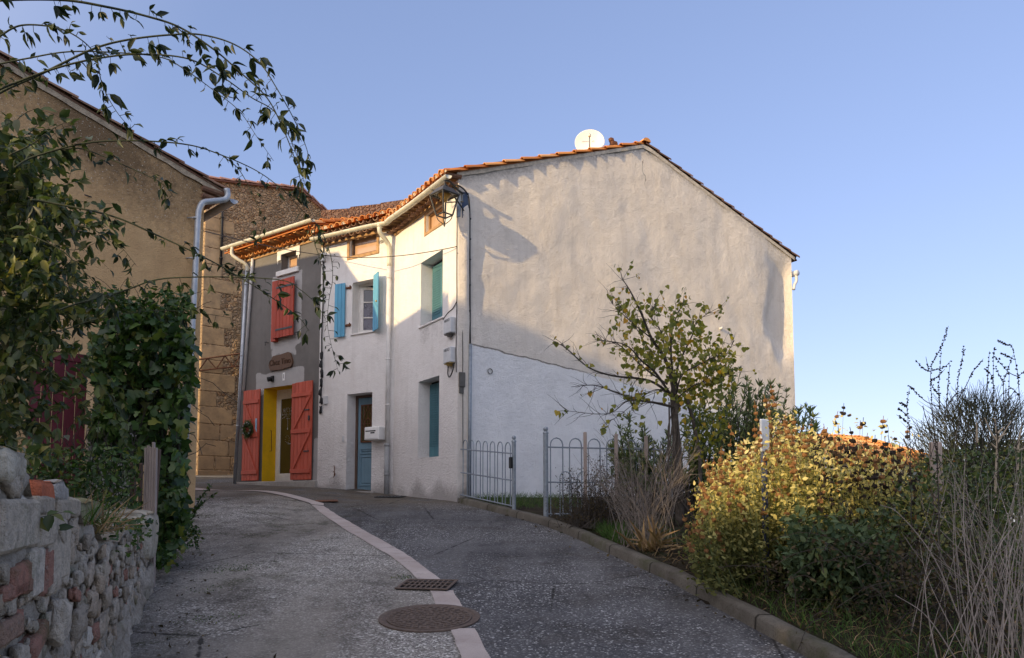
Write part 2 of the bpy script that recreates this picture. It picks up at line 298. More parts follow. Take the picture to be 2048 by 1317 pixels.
# ------------------------------------------------------------------ mesh helpers
class MB:
    def __init__(s): s.v=[];s.f=[];s.r=[];s.w=[];s.t=[];s.mi=[];s.cur=0;s.rv=.5
    def add(s,p,r=None,w=0.,t=0.): s.v.append(tuple(p)); s.r.append(s.rv if r is None else r); s.w.append(w); s.t.append(t); return len(s.v)-1
    def face(s,*i): s.f.append(tuple(i)); s.mi.append(s.cur)
    def poly(s,pts): s.face(*[s.add(p) for p in pts])
    def box(s,o,x,y,z,bev=0):
        """box from corner o with edge vectors x,y,z"""
        o=V(o);x=V(x);y=V(y);z=V(z)
        if x.cross(y).dot(z)<0: x,y=y,x
        if bev<=0:
            i=[s.add(o+x*a+y*b+z*c) for c in(0,1) for b in(0,1) for a in(0,1)]
            for q in((0,2,3,1),(4,5,7,6),(0,1,5,4),(1,3,7,5),(3,2,6,7),(2,0,4,6)): s.face(*[i[k] for k in q])
        else:
            # chamfered box: 24 verts
            lx,ly,lz=x.length,y.length,z.length; b=min(bev,lx*.45,ly*.45,lz*.45)
            ux,uy,uz=x/lx,y/ly,z/lz; idx={}
            for a in(0,1):
                for c in(0,1):
                    for e in(0,1):
                        base=o+x*a+y*c+z*e; sa=1-2*a;sc=1-2*c;se=1-2*e
                        idx[a,c,e,0]=s.add(base+uy*sc*b+uz*se*b); idx[a,c,e,1]=s.add(base+ux*sa*b+uz*se*b); idx[a,c,e,2]=s.add(base+ux*sa*b+uy*sc*b)
            cen=o+(x+y+z)*.5
            def fc(*k):
                k=[idx[q] for q in k]; p=[V(s.v[q]) for q in k]; n=(p[1]-p[0]).cross(p[2]-p[0])
                if n.dot(p[0]-cen)<0: k=k[::-1]
                s.face(*k)
            for a in(0,1):
                fc((a,0,0,0),(a,1,0,0),(a,1,1,0),(a,0,1,0)); fc((0,a,0,1),(1,a,0,1),(1,a,1,1),(0,a,1,1)); fc((0,0,a,2),(1,0,a,2),(1,1,a,2),(0,1,a,2))
            for a in(0,1):
                for c in(0,1):
                    fc((a,c,0,0),(a,c,1,0),(a,c,1,1),(a,c,0,1)); fc((a,0,c,0),(a,1,c,0),(a,1,c,2),(a,0,c,2)); fc((0,a,c,1),(1,a,c,1),(1,a,c,2),(0,a,c,2))
            for a in(0,1):
                for c in(0,1):
                    for e in(0,1): fc((a,c,e,0),(a,c,e,1),(a,c,e,2))
    def tube(s,pts,rad,n=6,cap=True,r=None):
        pts=[V(p) for p in pts]
        if not hasattr(rad,'__len__'): rad=[rad]*len(pts)
        rings=[]; prev=None
        for i,p in enumerate(pts):
            d=(pts[min(i+1,len(pts)-1)]-pts[max(i-1,0)])
            d=d.normalized() if d.length>1e-9 else V((0,0,1))
            if prev is None: a=d.cross(V((0,0,1)) if abs(d.z)<.9 else V((1,0,0))).normalized()
            else:
                a=prev-d*prev.dot(d); a=a.normalized() if a.length>1e-6 else d.cross(V((.3,.5,.8))).normalized()
            prev=a; b=d.cross(a)
            rings.append([s.add(p+(a*math.cos(2*PI*k/n)+b*math.sin(2*PI*k/n))*rad[i],r) for k in range(n)])
        for A,B in zip(rings,rings[1:]):
            for k in range(n): s.face(A[k],A[(k+1)%n],B[(k+1)%n],B[k])
        if cap and n>2: s.face(*rings[0][::-1]); s.face(*rings[-1])
    def lathe(s,o,prof,n=12,ax=V((0,0,1)),r=None):
        ax=V(ax).normalized(); a=ax.orthogonal().normalized(); b=ax.cross(a); rings=[]
        for (rr,h) in prof: rings.append([s.add(V(o)+ax*h+(a*math.cos(2*PI*k/n)+b*math.sin(2*PI*k/n))*max(rr,1e-4),r) for k in range(n)])
        for A,B in zip(rings,rings[1:]):
            for k in range(n): s.face(A[k],A[(k+1)%n],B[(k+1)%n],B[k])
    def blob(s,o,rx,ry,rz,sub=6,jit=.15,seed=0,rot=None,r=None):
        o=V(o); rings=[]; m=rot or Matrix.Identity(3)
        for i in range(1,sub):
            th=PI*i/sub; row=[]
            for k in range(sub*2):
                ph=PI*k/sub; d=V((math.sin(th)*math.cos(ph),math.sin(th)*math.sin(ph),math.cos(th)))
                # squarish stone
                q=1+jit*(noise.noise(d*1.7+V((seed*3.1,seed*1.7,seed)))*2+noise.noise(d*4.1+V((seed*1.1,seed*2.7,seed)))*.9)
                d2=V([math.copysign(abs(c)**.6,c) for c in d])
                row.append(s.add(o+m@V((d2.x*rx*q,d2.y*ry*q,d2.z*rz*q)),r))
            rings.append(row)
        t0=s.add(o+m@V((0,0,rz)),r); t1=s.add(o+m@V((0,0,-rz)),r); n=sub*2
        for k in range(n): s.face(t0,rings[0][k],rings[0][(k+1)%n]); s.face(t1,rings[-1][(k+1)%n],rings[-1][k])
        for A,B in zip(rings,rings[1:]):
            for k in range(n): s.face(A[k],B[k],B[(k+1)%n],A[(k+1)%n])
    def build(s,name,mats,parent=None,smooth=False,loc=None):
        if not isinstance(mats,(list,tuple)): mats=[mats]
        me=bpy.data.meshes.new(name)
        v=s.v
        me.from_pydata(v,[],s.f)
        for m in mats: me.materials.append(M[m] if isinstance(m,str) else m)
        for nm,arr in(('rnd',s.r),('wear',s.w),('tint',s.t)):
            a=me.attributes.new(nm,'FLOAT','POINT'); a.data.foreach_set('value',np.array(arr,dtype=np.float32))
        me.polygons.foreach_set('material_index',np.array(s.mi,dtype=np.int32))
        if smooth: me.polygons.foreach_set('use_smooth',np.ones(len(s.f),dtype=bool))
        me.update(); return link(name,me,parent)
def wloc(o):
    l=V((0,0,0))
    while o is not None: l=l+o.location; o=o.parent
    return l
def link(name,me,parent=None):
    o=bpy.data.objects.new(name,me); COL.objects.link(o)
    if parent is not None: o.parent=parent; o.location=-wloc(parent)
    return o
def tag(o,label=None,cat=None,group=None,kind=None):
    if label: o['label']=label
    if cat: o['category']=cat
    if group: o['group']=group
    if kind: o['kind']=kind
    return o
def thing(name,loc,label,cat,group=None):
    o=bpy.data.objects.new(name,None); o.location=loc; o.empty_display_size=.2; COL.objects.link(o); return tag(o,label,cat,group)
def text(name,body,size,org,xd,nrm,mat,parent=None,ext=.004,ax='CENTER'):
    cu=bpy.data.curves.new(name,'FONT'); cu.body=body; cu.size=size; cu.extrude=ext; cu.align_x=ax; cu.align_y='CENTER'
    to=bpy.data.objects.new(name,cu); COL.objects.link(to)
    me=bpy.data.meshes.new_from_object(to.evaluated_get(bpy.context.evaluated_depsgraph_get())); bpy.data.objects.remove(to)
    x=V(xd).normalized(); z=V(nrm).normalized(); y=z.cross(x); m=Matrix((x,y,z)).transposed().to_4x4(); m.translation=V(org)
    me.transform(m); me.materials.clear(); me.materials.append(M[mat]); return link(name,me,parent)
# leaf clouds ------------------------------------------------------
LANCE=[(0,0),(.25,.16),(.5,.2),(.78,.11),(1,0),(.78,-.11),(.5,-.2),(.25,-.16)]
HEART=[(0,0),(-.06,.24),(.1,.46),(.38,.5),(.72,.28),(1,0),(.72,-.28),(.38,-.5),(.1,-.46),(-.06,-.24)]
IVY=[(0,0),(-.1,.3),(.18,.52),(.36,.26),(.72,.34),(1,0),(.72,-.34),(.36,-.26),(.18,-.52),(-.1,-.3)]
NARROW=[(0,0),(.3,.095),(.65,.085),(1,0),(.65,-.085),(.3,-.095)]
OVAL=[(0,0),(.2,.22),(.55,.27),(1,0),(.55,-.27),(.2,-.22)]
def leaves(name,pos,axis,size,shape,mat,parent=None,fold=.25,droop=.15,rnd=None,up=None):
    pos=np.asarray(pos,float); n=len(pos); axis=np.asarray(axis,float); axis/=np.linalg.norm(axis,axis=1,keepdims=True)+1e-9
    if up is None: up=rng.normal(0,.6,(n,3))+np.array([0,-.25,.8])
    side=np.cross(up,axis); side/=np.linalg.norm(side,axis=1,keepdims=True)+1e-9
    nr=np.cross(axis,side)
    sh=np.array(shape); k=len(sh)
    zz=np.abs(sh[:,1])*fold*1.6-droop*sh[:,0]**2
    L=np.asarray(size)[:,None,None] if hasattr(size,'__len__') else size
    vv=pos[:,None,:]+L*(sh[None,:,0,None]*axis[:,None,:]+sh[None,:,1,None]*side[:,None,:]+zz[None,:,None]*nr[:,None,:])
    mid=pos[:,None,:]+L*(.45*axis[:,None,:]-droop*.2*nr[:,None,:])
    vv=np.concatenate([vv,mid],1); kk=k+1
    base=(np.arange(n)*kk)[:,None,None]
    tri=np.array([[i,(i+1)%k,k] for i in range(k)])[None]+base
    tri=tri.reshape(-1,3)
    me=bpy.data.meshes.new(name); me.vertices.add(n*kk); me.vertices.foreach_set('co',vv.reshape(-1))
    me.loops.add(tri.size); me.loops.foreach_set('vertex_index',tri.reshape(-1).astype(np.int32))
    me.polygons.add(len(tri)); me.polygons.foreach_set('loop_start',np.arange(0,tri.size,3,dtype=np.int32))
    if rnd is None: rnd=rng.random(n)
    me.update(calc_edges=True)
    a=me.attributes.new('rnd','FLOAT','POINT'); a.data.foreach_set('value',np.repeat(np.asarray(rnd,dtype=np.float32),kk))
    me.materials.append(M[mat]); me.validate(); return link(name,me,parent)
def rdir(n,bias=(0,0,0),sp=1.): return rng.normal(0,sp,(n,3))+np.array(bias)
def spline(pts,k=6):
    """Catmull-Rom through pts"""
    pts=[V(p) for p in pts]; q=[pts[0]*2-pts[1]]+pts+[pts[-1]*2-pts[-2]]; out=[]
    for i in range(1,len(q)-2):
        for j in range(k):
            t=j/k; a,b,c,d=q[i-1],q[i],q[i+1],q[i+2]
            out.append(.5*((2*b)+(c-a)*t+(2*a-5*b+4*c-d)*t*t+(3*b-a-3*c+d)*t**3))
    return out+[pts[-1]]
# walls -------------------------------------------------------------
def wall(mb,o,d,n,s0,s1,z0,z1,holes=(),cell=.1,disp=None,wear=None,tint=None):
    """wall sheet along d from o; holes: (sa,sb,za,zb,depth); z1 may be f(s)"""
    def cuts(a,b,extra):
        k=max(1,int(round((b-a)/cell))); c=[a+(b-a)*i/k for i in range(k+1)]
        for e in extra:
            if a<e<b:
                j=min(range(len(c)),key=lambda q:abs(c[q]-e))
                if 0<j<len(c)-1 and abs(c[j]-e)<cell*.5 and c[j] not in extra: c[j]=e
                else: c.append(e)
        return sorted(set(c))
    Ss=cuts(s0,s1,[e for h in holes for e in h[:2]]); fz=callable(z1)
    Zs=cuts(0,1,[]) if False else (cuts(z0,z1,[e for h in holes for e in h[2:4]]) if not fz else None)
    if fz: K=int((max(z1(s) for s in Ss)-z0)/cell)+1; Zs=[i/K for i in range(K+1)]
    def inh(s,z): return any(h[0]-1e-6<s<h[1]+1e-6 and h[2]-1e-6<z<h[3]+1e-6 for h in holes)
    def hd(s,z):
        m=9
        for h in holes: m=min(m,math.hypot(max(h[0]-s,s-h[1],0),max(h[2]-z,z-h[3],0)))
        return m
    idx={}
    for i,s in enumerate(Ss):
        for j,zv in enumerate(Zs):
            z=z0+(z1(s)-z0)*zv if fz else zv
            q=0.
            if disp: q=disp(s,z)*smooth(0,.12,hd(s,z))*smooth(0,.14,min(s-s0,s1-s)+.0)
            idx[i,j]=mb.add(o+d*s+n*q+V((0,0,z)),None,wear(s,z) if wear else 0,tint(s,z) if tint else 0)
    flip=d.cross(V((0,0,1))).dot(n)<0
    for i in range(len(Ss)-1):
        for j in range(len(Zs)-1):
            if not fz and any(h[0]<(Ss[i]+Ss[i+1])/2<h[1] and h[2]<(Zs[j]+Zs[j+1])/2<h[3] for h in holes): continue
            q=(idx[i,j],idx[i+1,j],idx[i+1,j+1],idx[i,j+1]); mb.face(*(q[::-1] if flip else q))
    for h in holes:
        a,b,za,zb,dep=h[:5]; c=[o+d*a+V((0,0,za)),o+d*b+V((0,0,za)),o+d*b+V((0,0,zb)),o+d*a+V((0,0,zb))]
        sv=mb.cur
        for k in range(4):
            mb.cur=h[5] if len(h)>5 else sv
            p,q=c[k],c[(k+1)%4]; mb.poly([p,q,q-n*dep,p-n*dep])
        mb.cur=sv
class Fr:
    """wall-local frame: s along, z up, w outwards"""
    def __init__(s,o,d,n): s.o,s.d,s.n=o,d,n
    def __call__(s,a,z,w=0): return s.o+s.d*a+s.n*w+V((0,0,z))
    def box(s,mb,s0,s1,z0,z1,w0,w1,bev=.004): mb.box(s(s0,z0,w0),s.d*(s1-s0),s.n*(w1-w0),V((0,0,z1-z0)),bev)
fG=Fr(C,GD,GN); fA=Fr(C,AD,AN); fB=Fr(BP,BD,BN); fY=Fr(GP,YD,YN); fE=Fr(EP,ED,EN); fQ=Fr(QP,QD,QN)
# tiles --------------------------------------------------------------
def tiles(mb,o,u,v,nr,width,length,pitch=.2,row=.36,keep=None,rad=.088,under=True,caps=False,splay=0):
    nc=int(width/pitch)+1; nrw=int(length/row)+1; seg=6; rad0=rad
    if under:
        a=o+u*-.02-nr*.035; mb.rv=.1
        if keep is None: mb.box(a,u*(width+.04),v*length,nr*.03)
        else:
            for i in range(nc):
                for j in range(nrw):
                    c=o+u*(i+.5)*pitch+v*(j+.5)*row
                    if keep(c): mb.poly([o+u*i*pitch+v*j*row-nr*.01,o+u*(i+1)*pitch+v*j*row-nr*.01,o+u*(i+1)*pitch+v*(j+1)*row-nr*.01,o+u*i*pitch+v*(j+1)*row-nr*.01])
    for i in range(nc):
        for j in range(nrw):
            ln=min(row*1.2,length-j*row)
            if ln<.1: continue
            cx=(i+.0)*pitch+random.uniform(-.012,.012)
            c=o+u*cx+v*(j*row)
            if keep and not keep(c+v*.2): continue
            mb.rv=random.random(); rad=rad0*(.78 if splay and i==0 else 1); rise=.03 if rad==rad0 else .015; jz=random.uniform(-.006,.006); tw=random.uniform(-.01,.01)
            A=[];B=[];I=[]
            for k in range(seg+1):
                th=PI*k/seg; cs,sn=math.cos(th),math.sin(th)
                A.append(mb.add(c+u*cs*rad+nr*(sn*rad+rise+jz))); B.append(mb.add(c+u*(cs*rad*.82+tw+(splay if i==0 else 0))+v*ln+nr*(sn*rad*.82+jz))); I.append(mb.add(c+u*cs*(rad-.014)+nr*(sn*(rad-.014)+rise+jz)))
            for k in range(seg):
                mb.face(A[k],A[k+1],B[k+1],B[k]); mb.face(I[k+1],I[k],A[k],A[k+1]) if False else mb.face(I[k],I[k+1],A[k+1],A[k])
            if j==0:  # inside of the eave tile
                D=[mb.add(c+u*math.cos(PI*k/seg)*(rad-.016)+v*.3+nr*(math.sin(PI*k/seg)*(rad-.016)+.0)) for k in range(seg+1)]
                for k in range(seg): mb.face(I[k+1],I[k],D[k],D[k+1])
                if caps and random.random()<.8:
                    sv=mb.cur; mb.cur=1; q=random.uniform(.01,.05); mb.face(*[mb.add(V(mb.v[I[k]])*.96+c*.04+v*q) for k in range(seg+1)][::-1]); mb.cur=sv
    rad=rad0
    for i in range(nc-1):     # channels
        cx=(i+.5)*pitch
        for j in range(nrw):
            ln=min(row+.02,length-j*row)
            if ln<.1: continue
            c=o+u*cx+v*(j*row)
            if keep and not keep(c+v*.2): continue
            mb.rv=random.random(); A=[];B=[]
            for k in range(seg+1):
                th=PI+PI*k/seg; A.append(mb.add(c+u*math.cos(th)*rad*.85+nr*(math.sin(th)*rad*.7+.075))); B.append(mb.add(c+u*math.cos(th)*rad*.85+v*ln+nr*(math.sin(th)*rad*.7+.06)))
            for k in range(seg): mb.face(A[k],A[k+1],B[k+1],B[k])
def eave_tiles(mb,f,s0,s1,z,out,pitch=.2,rad=.075,inn=.05):
    """row of hollow tiles laid convex down, ends standing out of the wall under the eave"""
    k=int((s1-s0)/pitch)
    for i in range(k+1):
        c=s0+i*(s1-s0)/max(1,k)+random.uniform(-.015,.015); mb.rv=random.random(); A=[];B=[];D=[];o2=out+random.uniform(-.03,.03)
        for q in range(7):
            th=PI+PI*q/6; A.append(mb.add(f(c+math.cos(th)*rad,z+math.sin(th)*rad,o2))); B.append(mb.add(f(c+math.cos(th)*rad,z+math.sin(th)*rad+.02,-inn))); D.append(mb.add(f(c+math.cos(th)*(rad-.016),z+math.sin(th)*(rad-.016),o2)))
        for q in range(6): mb.face(A[q],A[q+1],B[q+1],B[q]); mb.face(D[q],D[q+1],A[q+1],A[q])
        mb.face(*B)
def gutter(pts,rad,name,mat,parent,joints=()):
    """half round gutter along pts (horizontal), open to the sky"""
    mb=MB(); rows=[]; pts=[V(p) for p in pts]
    for i,p in enumerate(pts):
        d=(pts[min(i+1,len(pts)-1)]-pts[max(i-1,0)]).normalized(); a=d.cross(V((0,0,1))).normalized()
        if 0<i<len(pts)-1:
            d0=(pts[i]-pts[i-1]).normalized(); a0=d0.cross(V((0,0,1))).normalized(); a=a/max(.5,a.dot(a0))
        rows.append([[mb.add(p+a*math.cos(PI+PI*k/8)*r+V((0,0,math.sin(PI+PI*k/8)*r))) for k in range(9)] for r in(rad,rad-.008)])
    for A,B in zip(rows,rows[1:]):
        for k in range(8):
            mb.face(A[0][k],A[0][k+1],B[0][k+1],B[0][k]); mb.face(A[1][k+1],A[1][k],B[1][k],B[1][k+1])
        for k in(0,8): mb.face(A[0][k],B[0][k],B[1][k],A[1][k])
    for e,rr in((pts[0],rows[0]),(pts[-1],rows[-1])):
        mb.face(*rr[0])
    # seams
    for A,B in zip(pts,pts[1:]):
        L=(B-A).length; d=(B-A).normalized(); a=d.cross(V((0,0,1))).normalized(); k=max(1,int(L/.7))
        for q in range(1,k+1):
            c=A+d*(L*q/(k+.4)); r1=[[mb.add(c+d*t+a*math.cos(PI+PI*z/8)*(rad+.005)+V((0,0,math.sin(PI+PI*z/8)*(rad+.005)))) for z in range(9)] for t in(-.012,.012)]
            for z in range(8): mb.face(r1[0][z],r1[0][z+1],r1[1][z+1],r1[1][z])
    # rolled front bead
    return mb.build(name,mat,parent,True)
def planks(mb,f,s0,s1,z0,z1,w0,w1,n,gap=.006,bev=.005,jit=0):
    for i in range(n):
        a=s0+(s1-s0)*i/n; b=s0+(s1-s0)*(i+1)/n; mb.rv=random.random()
        f.box(mb,a+gap/2,b-gap/2,z0,z1+random.uniform(-jit,jit),w0,w1,bev)
def fbm(x,y,z,o=3):
    return noise.fractal(V((x,y,z)),1.0,2.0,o)
# ================================================================== LIGHT, SKY, CAMERA
GLOW=10.6  # warm glow added to the sky's sun side to lift the shade
SUN_A=R(41.5); SUN_E=R(15.5)
LH=V((math.cos(SUN_A),math.sin(SUN_A),0)); PAX=V((math.sin(SUN_A),-math.cos(SUN_A),0))
LD=V((LH.x*math.cos(SUN_E),LH.y*math.cos(SUN_E),-math.sin(SUN_E)))
wd=bpy.data.worlds.new('World'); S.world=wd; wd.use_nodes=True; wt=wd.node_tree; bg=wt.nodes['Background']
sky=wt.nodes.new('ShaderNodeTexSky'); sky.sky_type='NISHITA'; sky.sun_disc=False; sky.sun_elevation=SUN_E
sky.sun_rotation=math.atan2(-LH.x,-LH.y)%(2*PI); sky.altitude=200; sky.air_density=1.0; sky.dust_density=.6; sky.ozone_density=2.2
gm=wt.nodes.new('ShaderNodeGamma'); gm.inputs['Gamma'].default_value=.58
hs=wt.nodes.new('ShaderNodeMix'); hs.data_type='RGBA'; hs.blend_type='MULTIPLY'; hs.inputs[0].default_value=1; hs.inputs[7].default_value=(2.2,2.2,2.8,1)
wt.links.new(sky.outputs[0],gm.inputs['Color']); wt.links.new(gm.outputs[0],hs.inputs[6]); 
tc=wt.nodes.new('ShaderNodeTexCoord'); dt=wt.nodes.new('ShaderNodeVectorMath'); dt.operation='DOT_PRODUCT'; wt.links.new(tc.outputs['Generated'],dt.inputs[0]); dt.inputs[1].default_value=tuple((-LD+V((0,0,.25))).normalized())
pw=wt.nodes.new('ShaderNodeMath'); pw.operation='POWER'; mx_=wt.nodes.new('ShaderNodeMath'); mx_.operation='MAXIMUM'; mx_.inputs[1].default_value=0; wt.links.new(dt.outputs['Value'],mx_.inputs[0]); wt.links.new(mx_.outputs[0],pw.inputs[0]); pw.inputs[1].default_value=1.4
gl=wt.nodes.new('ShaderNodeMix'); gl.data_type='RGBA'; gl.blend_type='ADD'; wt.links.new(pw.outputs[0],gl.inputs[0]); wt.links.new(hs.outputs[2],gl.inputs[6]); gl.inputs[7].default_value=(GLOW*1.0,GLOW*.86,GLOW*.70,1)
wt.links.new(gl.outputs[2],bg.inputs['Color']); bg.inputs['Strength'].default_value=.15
sl=bpy.data.lights.new('sun','SUN'); sl.energy=5.0; sl.angle=R(.6); sl.color=(1,.715,.35)
so=bpy.data.objects.new('sun',sl); COL.objects.link(so); so.rotation_euler=LD.to_track_quat('-Z','Y').to_euler(); so.location=(-20,-15,15)
cam=bpy.data.cameras.new('camera'); co=bpy.data.objects.new('camera',cam); COL.objects.link(co); S.camera=co
co.location=(0,0,EYE); co.rotation_euler=(PI/2+PIT,0,0); cam.sensor_width=36; cam.lens=36*F/2048; cam.shift_y=(888-658.5)/2048; cam.clip_end=3000; cam.clip_start=.05
S.view_settings.view_transform='Standard'; S.view_settings.look='None'; S.view_settings.exposure=0; S.view_settings.gamma=1
S.cycles.max_bounces=8; S.cycles.diffuse_bounces=5
# ================================================================== GROUND
def axis_vals(lo,hi,st,far): 
    a=list(np.arange(lo,hi+1e-6,st)); k=st
    x=hi
    while x<far: k*=1.5; x+=k; a.append(x)
    x=lo;k=st
    while x>-far: k*=1.5; x-=k; a.insert(0,x)
    return a
mb=MB(); xs=axis_vals(-9,11,.25,900); ys=axis_vals(-2,24,.25,900); id={}
for i,x in enumerate(xs):
    for j,y in enumerate(ys):
        z=zground(x,y)
        onroad=(x<kerbx(y)+.1)
        z-=.06 if onroad else 0
        if not onroad and y<14: z+=.03*noise.noise(V((x*1.3,y*1.3,0)))
        if math.hypot(x,y)>200: z-= (math.hypot(x,y)-200)*.02
        id[i,j]=mb.add((x,y,z))
for i in range(len(xs)-1):
    for j in range(len(ys)-1): mb.face(id[i,j],id[i+1,j],id[i+1,j+1],id[i,j+1])
tag(mb.build('ground','soil',None,True),kind='structure')
STRL=[(-.12,4.0),(-.33,4.99),(-.47,5.73),(-.62,6.28),(-.74,6.84),(-.90,7.31),(-1.28,8.3),(-1.45,8.68),(-2.27,10.35),(-3.47,13.02),(-5.22,15.1),(-7.38,17.0),(-9,18.3)]
STRR=[(.08,4.0),(-.14,4.99),(-.29,5.73),(-.41,6.28),(-.53,6.84),(-.69,7.31),(-1.08,8.3),(-1.26,8.74),(-2.06,10.42),(-3.27,13.05),(-5.1,15.3),(-7.3,17.22),(-8.9,18.5)]
def lerp_y(tab,y):
    if y<=tab[0][1]:
        (xa,a),(xb,b)=tab[0],tab[1]; return xa+(xb-xa)*(y-a)/(b-a)
    for (xa,a),(xb,b) in zip(tab,tab[1:]):
        if y<=b: return xa+(xb-xa)*(y-a)/(b-a)
    return tab[-1][0]-(y-tab[-1][1])*1.2
LEFTB=[(-1.2,-4),(-1.35,1.9),(-3.42,7.2),(-4.3,9),(-4.98,11.7),(-7,13.2),(-12,17),(-20,26)]
mb=MB(); rows=[]
for y in np.arange(-4,27,.15):
    xl=lerp_y(LEFTB,y) if y<26 else -20; xr=kerbx(y)+.02; row=[]
    for k in range(81):
        x=xl+(xr-xl)*k/80; sx=(lerp_y(STRL,y)+lerp_y(STRR,y))/2
        z=zroad(x,y)+.012*noise.noise(V((x*.9,y*.9,3)))*smooth(4,6,y)*0
        row.append(mb.add((x,y,z),smooth(-.08,.08,x-sx)))
    rows.append(row)
for A,B in zip(rows,rows[1:]):
    for k in range(80): mb.face(A[k],A[k+1],B[k+1],B[k])
me=mb.build('road','road',None,True); at=me.data.attributes.new('side','FLOAT','POINT'); at.data.foreach_set('value',np.array(mb.r,dtype=np.float32)); tag(me,kind='structure')
# pale paving strip down the road, laid in slabs, cut out for the grate and the cover
mb=MB()
def strip(y0,y1,step=.85):
    y=y0
    while y<y1-.02:
        e=min(y1,y+step); q=max(1,int((e-y)/.15)+1); pr=None
        for k in range(q+1):
            yy=y+.006+(e-y-.012)*k/q
            a,b=lerp_y(STRL,yy),lerp_y(STRR,yy); mb_y=yy
            ca=mb.add((a+random.uniform(-.008,.008),yy,zroad(a,yy)+.007)); cb=mb.add((b+random.uniform(-.008,.008),yy+(.16 if yy>13.4 else 0)*0,zroad(b,yy)+.007))
            if pr: mb.face(pr[0],pr[1],cb,ca)
            pr=(ca,cb)
        y=e
strip(3.2,5.66); strip(6.24,6.86); strip(7.30,13.02)
tag(mb.build('paving_strip','strip_stone'),kind='structure')
mb=MB(); far=[((-3.47,13.02),(-3.27,13.05)),((-3.55,13.2),(-3.32,13.28)),((-5.25,14.95),(-5.1,15.3)),((-7.4,17.0),(-7.25,17.35)),((-9.3,18.6),(-9.1,18.95))]
pr=None; fine=[]
for (a0,b0),(a1,b1) in zip(far,far[1:]):
    for k in range(10): t_=k/10; fine.append((tuple(V(a0).lerp(V(a1),t_)),tuple(V(b0).lerp(V(b1),t_))))
for a,b in fine:
    for aa,bb in [(a,b)]:
        ia=mb.add((*aa,zroad(*aa)+.014)); ib=mb.add((*bb,zroad(*bb)+.014))
        if pr: mb.face(pr[0],pr[1],ib,ia)
        pr=(ia,ib)
tag(mb.build('paving_strip','strip_stone'),kind='structure')
# kerb
mb=MB(); ky=list(np.arange(-3.5,13.9,.12)); pr=None; W=.145
for i,y in enumerate(ky):
    x=kerbx(y); dx=(kerbx(y+.1)-kerbx(y-.1))/.2; nr=V((1,-dx,0)).normalized(); b=V((x,y,zroad(x,y)))
    h=.105+.008*noise.noise(V((y*2,0,0))); j=lambda s: .006*noise.noise(V((y*5,s,0)))
    ring=[mb.add(b+V((0,0,-.06))),mb.add(b+nr*(.012+j(1))+V((0,0,h-.022))),mb.add(b+nr*(.035+j(2))+V((0,0,h))),mb.add(b+nr*(W-.02)+V((0,0,h+.004))),mb.add(b+nr*(W+j(3))+V((0,0,h-.02))),mb.add(b+nr*W+V((0,0,-.1)))]
    if pr:
        gap=(i%8==0)
        for k in range(5): mb.face(pr[k],ring[k],ring[k+1],pr[k+1])
    pr=ring
tag(mb.build('kerb','kerb_concrete',None,True),kind='structure')
# covers in the road
def onroad(x,y): return V((x,y,zroad(x,y)))
RN=V((0,-.114,1)).normalized(); RX=V((1,0,0)); RY=V((0,1,.114)).normalized()
c=onroad(-.645,5.95); th=thing('manhole_cover',c,'round rusty iron manhole cover cutting the pale strip in the road','manhole cover')
mb=MB(); mb.lathe(c,[(.395,.001),(.395,.012),(.36,.014),(.345,.006),(.335,.004)],40,RN); mb.build('frame','cast_iron',th)
mb=MB(); mb.lathe(c,[(.333,.002),(.33,.012),(0.0,.012)],40,RN)
for r,n in((.05,6),(.10,10),(.15,16),(.20,21),(.25,26),(.295,31)):
    for k in range(n):
        a=2*PI*k/n+r*9; d=RX*math.cos(a)+RY*math.sin(a); tn=RX*-math.sin(a)+RY*math.cos(a); w=2*PI*r/n*.62
        mb.box(c+d*(r-.016)-tn*w/2+RN*.011,d*.032,tn*w,RN*.008,.003)
mb.build('lid','cast_iron',th)
gx=V((.985,-.17,0)); gy=V((.17,.985,.11)).normalized(); c=onroad(-1.0,7.28)+RN*.008
th=thing('drain_grate',c,'rectangular rusty iron drain grate across the pale strip in the road','drain grate')
mb=MB(); L,Wd=.50,.40
mb.box(c-gy*Wd,gx*L,gy*.035,RN*.012,.003); mb.box(c-gy*.035,gx*L,gy*.035,RN*.012,.003); mb.box(c-gy*(Wd-.036),gx*.03,gy*(Wd-.072),RN*.012,.003); mb.box(c+gx*(L-.03)-gy*(Wd-.036),gx*.03,gy*(Wd-.072),RN*.012,.003); mb.build('frame','cast_iron',th)
mb=MB()
for k in range(1,9): mb.box(c+gx*(.03+k*.0489-.009)-gy*(Wd-.036),gx*.016,gy*(Wd-.072),RN*.010,.002)
for k in range(1,3): mb.box(c+gx*.031-gy*(Wd-.036-k*.1095),gx*(L-.062),gy*.02,RN*.0112,.002)
mb.build('bars','cast_iron',th)
mb=MB(); mb.poly([c+gx*.02-gy*.02-RN*.006,c+gx*.48-gy*.02-RN*.006,c+gx*.48-gy*.38-RN*.006,c+gx*.02-gy*.38-RN*.006]); mb.build('pit_dark','black',th)  # flat black sheet painted as the darkness under the bars
c=onroad(-3.55,13.45); mb=MB(); mb.box(c,V((.42,.10,.01)),V((-.10,.36,.025)),V((0,0,.012)),.004); o=mb.build('valve_cover','rust_iron'); tag(o,'flat square rusty cover plate in the road before the blue door','cover plate')
c=onroad(-2.82,15.35); mb=MB(); mb.box(c,V((.55,-.16,0)),V((.09,.28,.02)),V((0,0,.02)),.004)
for k in range(7): mb.box(c+V((.05+.07*k,-.012-.02*k,.018)),V((.03,-.009,0)),V((.07,.24,.02)),V((0,0,.008)),.002)
tag(mb.build('floor_grate','dark_metal'),'black flat grating on the ground below the white mailbox','grating')
